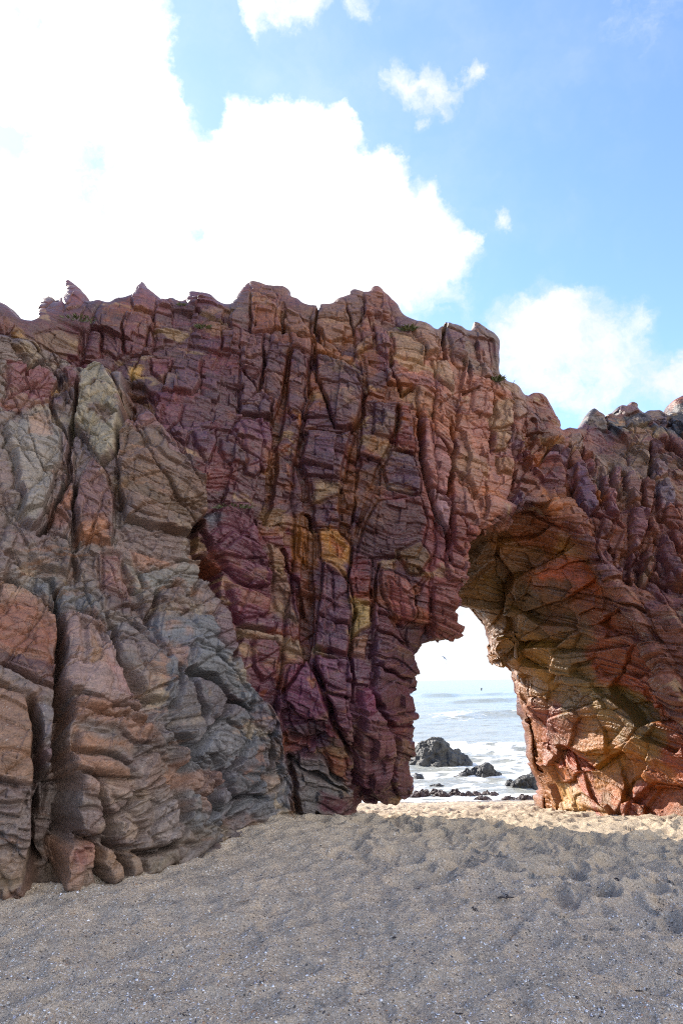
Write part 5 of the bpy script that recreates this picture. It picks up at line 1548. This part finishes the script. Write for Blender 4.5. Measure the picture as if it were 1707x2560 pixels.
M_LEAF = leaf_material()
uP, vP = project(Pf); dP = (Pf - CAM) @ F_
fP = ((CAM - Pf) * NNf).sum(1) > 0


def hit(u, v, rad=5):
    m = np.nonzero((np.hypot(uP - u, vP - v) < rad) & fP)[0]
    if not len(m): m = np.array([np.argmin(np.hypot(uP - u, vP - v))])
    k = m[np.argmin(dP[m])]
    return Pf[k], NNf[k]


def tuft(u, v, size, wide, n, label, seed):
    r = np.random.default_rng(seed)
    p, nn = hit(u, v)
    vs, qs = [], []
    for i in range(n):
        a = r.uniform(0, 2 * math.pi); rr = wide * math.sqrt(r.uniform(0, 1))
        b = np.array([rr * math.cos(a), rr * .5 * math.sin(a), -.02])
        out = np.array([math.cos(a) * .7 + r.normal() * .3, math.sin(a) * .5 - .35, r.uniform(.5, 1.2)])
        out /= np.linalg.norm(out)
        L = size * r.uniform(.5, 1.1); w = L * r.uniform(.10, .2)
        sd_ = np.cross(out, r.normal(size=3)); sd_ /= np.linalg.norm(sd_)
        k = len(vs)
        bend = np.array([out[0], out[1], -.5]) * L * .35
        for t_, ww in ((0, .4), (.5, 1), (1, .08)):
            c = b + out * L * t_ + bend * t_ * t_
            vs += [c - sd_ * w * ww, c + sd_ * w * ww]
        qs += [[k, k + 1, k + 3, k + 2], [k + 2, k + 3, k + 5, k + 4]]
    o = np_mesh('cliff_plant', np.array(vs), np.array(qs, np.int32), M_LEAF)
    o.location = tuple(p + nn * .01)
    tag(o, label, 'plant', 'green tufts growing on the rock')


tuft(196, 796, .06, .26, 240, 'wide bright green tuft below the leaning spire on the crest', 1)
tuft(512, 815, .07, .10, 90, 'dull green tuft in a hollow at the head of the purple face', 2)
tuft(588, 1264, .05, .24, 200, 'low dark green mat on the ledge in the middle of the rock', 3)
tuft(1020, 826, .10, .10, 90, 'dark green tuft under a block on the right of the crest', 4)
tuft(1242, 950, .11, .11, 110, 'yellowish green tuft on the shoulder above the opening', 5)
tuft(455, 758, .06, .05, 40, 'tiny tuft standing in a notch of the crest', 6)

# ------------------------------------------------------------------ shells and wrack on the sand
def shell_mesh(seed, kind):
    r = np.random.default_rng(seed)
    vs, qs = [], []
    nr, na = 4, 10
    broken = r.uniform(.55, 1.0) if kind else 1.0
    for i in range(nr + 1):
        t_ = i / nr
        for j in range(na + 1):
            th = (j / na - .5) * 2.4 * broken + math.pi / 2
            rad = t_ * (1 + .04 * math.cos(9 * th) * t_)
            x_, y_ = rad * math.cos(th) * 1.0, rad * math.sin(th) - .5
            z_ = .42 * (1 - t_ ** 2) * .8 + .10 * (1 - abs(2 * j / na - 1)) * t_
            vs.append((x_, y_, z_))
    m_ = na + 1
    for i in range(nr):
        for j in range(na):
            qs.append([i * m_ + j, i * m_ + j + 1, (i + 1) * m_ + j + 1, (i + 1) * m_ + j])
    return np.array(vs), np.array(qs, np.int32)


M_SHELL = [simple_mat('white_shell', (.74, .72, .74), .35), simple_mat('cream_shell', (.62, .50, .36), .4), simple_mat('grey_violet_shell', (.42, .38, .50), .4)]
M_WRACK = simple_mat('dark_wrack', (.025, .017, .017), .6)
M_TWIG = simple_mat('brown_twig', (.12, .075, .045), .8)
rs = np.random.default_rng(4)
protos = []
for k in range(9):
    v_, q_ = shell_mesh(50 + k, k % 3)
    me = bpy.data.meshes.new('shell')
    me.from_pydata(v_.tolist(), [], q_.tolist()); me.materials.append(M_SHELL[(0, 0, 1, 0, 2, 0, 1, 0, 2)[k]])
    me.update(); protos.append(me)
SH_LABEL = {0: 'small white shell lying on the grey sand in the foreground', 1: 'small cream shell lying on the grey sand in the foreground', 2: 'small violet grey shell lying on the grey sand in the foreground'}
pts = []
while len(pts) < 300:
    u_, v_ = rs.uniform(-20, 1727), 2120 + 450 * rs.uniform(0, 1) ** .8
    d = ray(u_, v_); t_ = (0 - CAM[2]) / d[2]; q = CAM + d * t_
    if q[1] > 8.0 or (q[0] < -1.5 and q[1] > 6.0): continue
    pts.append((q[0], q[1]))
pts = np.array(pts); zz_ = sand_z(pts[:, 0], pts[:, 1])
for k, (x_, y_) in enumerate(pts):
    j = int(rs.integers(0, 9)); s_ = .0055 + .010 * rs.uniform(0, 1) ** 3
    o = link(bpy.data.objects.new('shell', protos[j]))
    o.location = (x_, y_, zz_[k] + s_ * .15); o.scale = (s_, s_, s_)
    o.rotation_euler = (rs.normal() * .5 + (math.pi if rs.uniform() < .3 else 0), rs.normal() * .5, rs.uniform(0, 6.28))
    mi = (0, 0, 1, 0, 2, 0, 1, 0, 2)[j]
    tag(o, SH_LABEL[mi], 'shell', 'white shells' if mi == 0 else 'cream shells' if mi == 1 else 'violet grey shells')
# shell hash: uncountable fragments
n = 9000
fu, fv_ = rs.uniform(-60, 1767, n), 2040 + 530 * rs.uniform(0, 1, n) ** .9
fd = F_ + ((fu - 853.5) / FPX)[:, None] * R_ + ((1280 - fv_) / FPX)[:, None] * U_
fq = CAM + fd * (-CAM[2] / fd[:, 2])[:, None]
dens_ = vnoise(np.stack([fq[:, 0] * 1.4, fq[:, 1] * 1.4, 0 * fu], 1))
ok = (rs.uniform(-1, 1, n) < dens_ + .45) & (fq[:, 1] < 8.6) & ~((fq[:, 0] > .6) & (fq[:, 1] > 6.6))
fq = fq[ok]; n = len(fq); fzz = sand_z(fq[:, 0], fq[:, 1])
th = rs.uniform(0, 6.28, n); sl_ = .0022 + .0065 * rs.uniform(0, 1, n) ** 2.5; asp = rs.uniform(.35, .9, n); tx, ty = rs.normal(0, .35, n), rs.normal(0, .35, n)
corners = np.array([(-1, -.6), (.9, -1), (1, .7), (-.7, 1)])
FV = np.zeros((n, 8, 3), np.float32)
for k, (a, b) in enumerate(corners):
    lx, ly = a * sl_, b * sl_ * asp
    FV[:, k, 0] = fq[:, 0] + lx * np.cos(th) - ly * np.sin(th)
    FV[:, k, 1] = fq[:, 1] + lx * np.sin(th) + ly * np.cos(th)
    FV[:, k, 2] = fzz + .0025 + lx * tx + ly * ty
    FV[:, k + 4] = FV[:, k]; FV[:, k + 4, 2] -= .0018
FQ = (np.arange(n) * 8)[:, None, None] + np.array([[0, 1, 2, 3], [4, 7, 6, 5], [0, 4, 5, 1], [1, 5, 6, 2], [2, 6, 7, 3], [3, 7, 4, 0]])
fcol = np.array([(.66, .64, .64), (.55, .45, .34), (.40, .37, .42), (.34, .19, .11), (.05, .045, .05)])[rs.choice(5, n, p=[.50, .18, .12, .10, .10])]
m, t = mat_new('shell_hash')
b = t.n('ShaderNodeBsdfPrincipled', {'Base Color': t.n('ShaderNodeVertexColor', layer_name='Col').outputs[0], 'Roughness': .5})
t.n('ShaderNodeOutputMaterial', {'Surface': b.outputs[0]})
o = np_mesh('shell_fragments', FV.reshape(-1, 3), FQ.reshape(-1, 4).astype(np.int32), m, None, np.repeat(fcol, 8, 0))
tag(o, 'broken shell fragments strewn over the grey foreground sand', 'shell fragments', kind='stuff')


def wrack(u, v, size, seed, label, mat, twig=False):
    r = np.random.default_rng(seed)
    d = ray(u, v); q = CAM + d * (-CAM[2] / d[2])
    z0 = float(sand_z([q[0]], [q[1]])[0])
    V_, Q_ = [], []
    for s_ in range(1 if twig else int(r.integers(3, 6))):
        a = r.uniform(0, 6.28); p = np.array([0, 0, .004]) + (0 if twig else r.normal(0, size * .25, 3) * np.array([1, 1, 0]))
        pts_ = [p]
        for i in range(6):
            a += r.normal() * (.25 if twig else .7)
            p = p + np.array([math.cos(a), math.sin(a), r.normal() * .25]) * size / 6; p[2] = max(p[2], .003)
            pts_.append(p)
        rad = (size * .022 if twig else size * .09) * np.array([.5, .9, 1, 1, .9, .7, .3])
        v_, q_ = tube(pts_, rad, 6); Q_.append(q_ + sum(len(w) for w in V_)); V_.append(v_)
    o = np_mesh('driftwood_twig' if twig else 'seaweed_scrap', np.concatenate(V_), np.concatenate(Q_), mat)
    o.location = (q[0], q[1], z0)
    tag(o, label, 'twig' if twig else 'seaweed', 'thin twigs on the sand' if twig else 'dark seaweed scraps on the sand')


for k, (u, v, s_, lb) in enumerate([
        (984, 2342, .045, 'black scrap of seaweed right of the dent in mid foreground'), (803, 2128, .05, 'dark scrap of seaweed on the shelly bank near the pillar'), (1182, 2283, .07, 'black and blue mussel like scrap right of the centre of the foreground'),
        (1262, 2258, .11, 'brown clump of weed on the sand, broadest of the scraps'), (1542, 2207, .12, 'long black weed strand on the trodden sand at the right'), (1605, 2465, .05, 'black scrap near the right edge of the foreground'),
        (656, 2352, .05, 'rust brown scrap of weed left of centre in the foreground'), (286, 2358, .035, 'small dark scrap in the left foreground'), (455, 2547, .04, 'dark scrap at the bottom edge left of centre'),
        (1430, 2227, .04, 'dark scrap left of the long black weed strand'), (1046, 2227, .04, 'dark scrap between the bank and the weed clump'), (655, 2471, .03, 'tiny black scrap low in the foreground, left of centre'),
        (1695, 2430, .05, 'dark scrap cut by the right edge of the picture'), (1640, 2262, .05, 'dark scrap near the right edge on trodden sand'), (890, 2330, .05, 'brown weed in the dent in mid foreground'),
        (1440, 2500, .04, 'reddish dark scrap in the lower right foreground'), (1145, 2530, .04, 'dark scrap at the bottom edge right of centre'), (960, 2510, .03, 'small dark scrap low in the centre foreground')]):
    wrack(u, v, s_ * .6, 100 + k, lb, M_WRACK)
for k, (u, v, s_, lb) in enumerate([(622, 2258, .16, 'thin dark twig lying left of centre in the foreground'), (1295, 2370, .30, 'long thin brown twig lying right of centre in the foreground'), (745, 2345, .12, 'short thin twig near the rust brown scrap'), (1320, 2530, .10, 'short dark twig near the bottom edge at the right')]):
    wrack(u, v, s_ * .7, 300 + k, lb, M_TWIG, True)
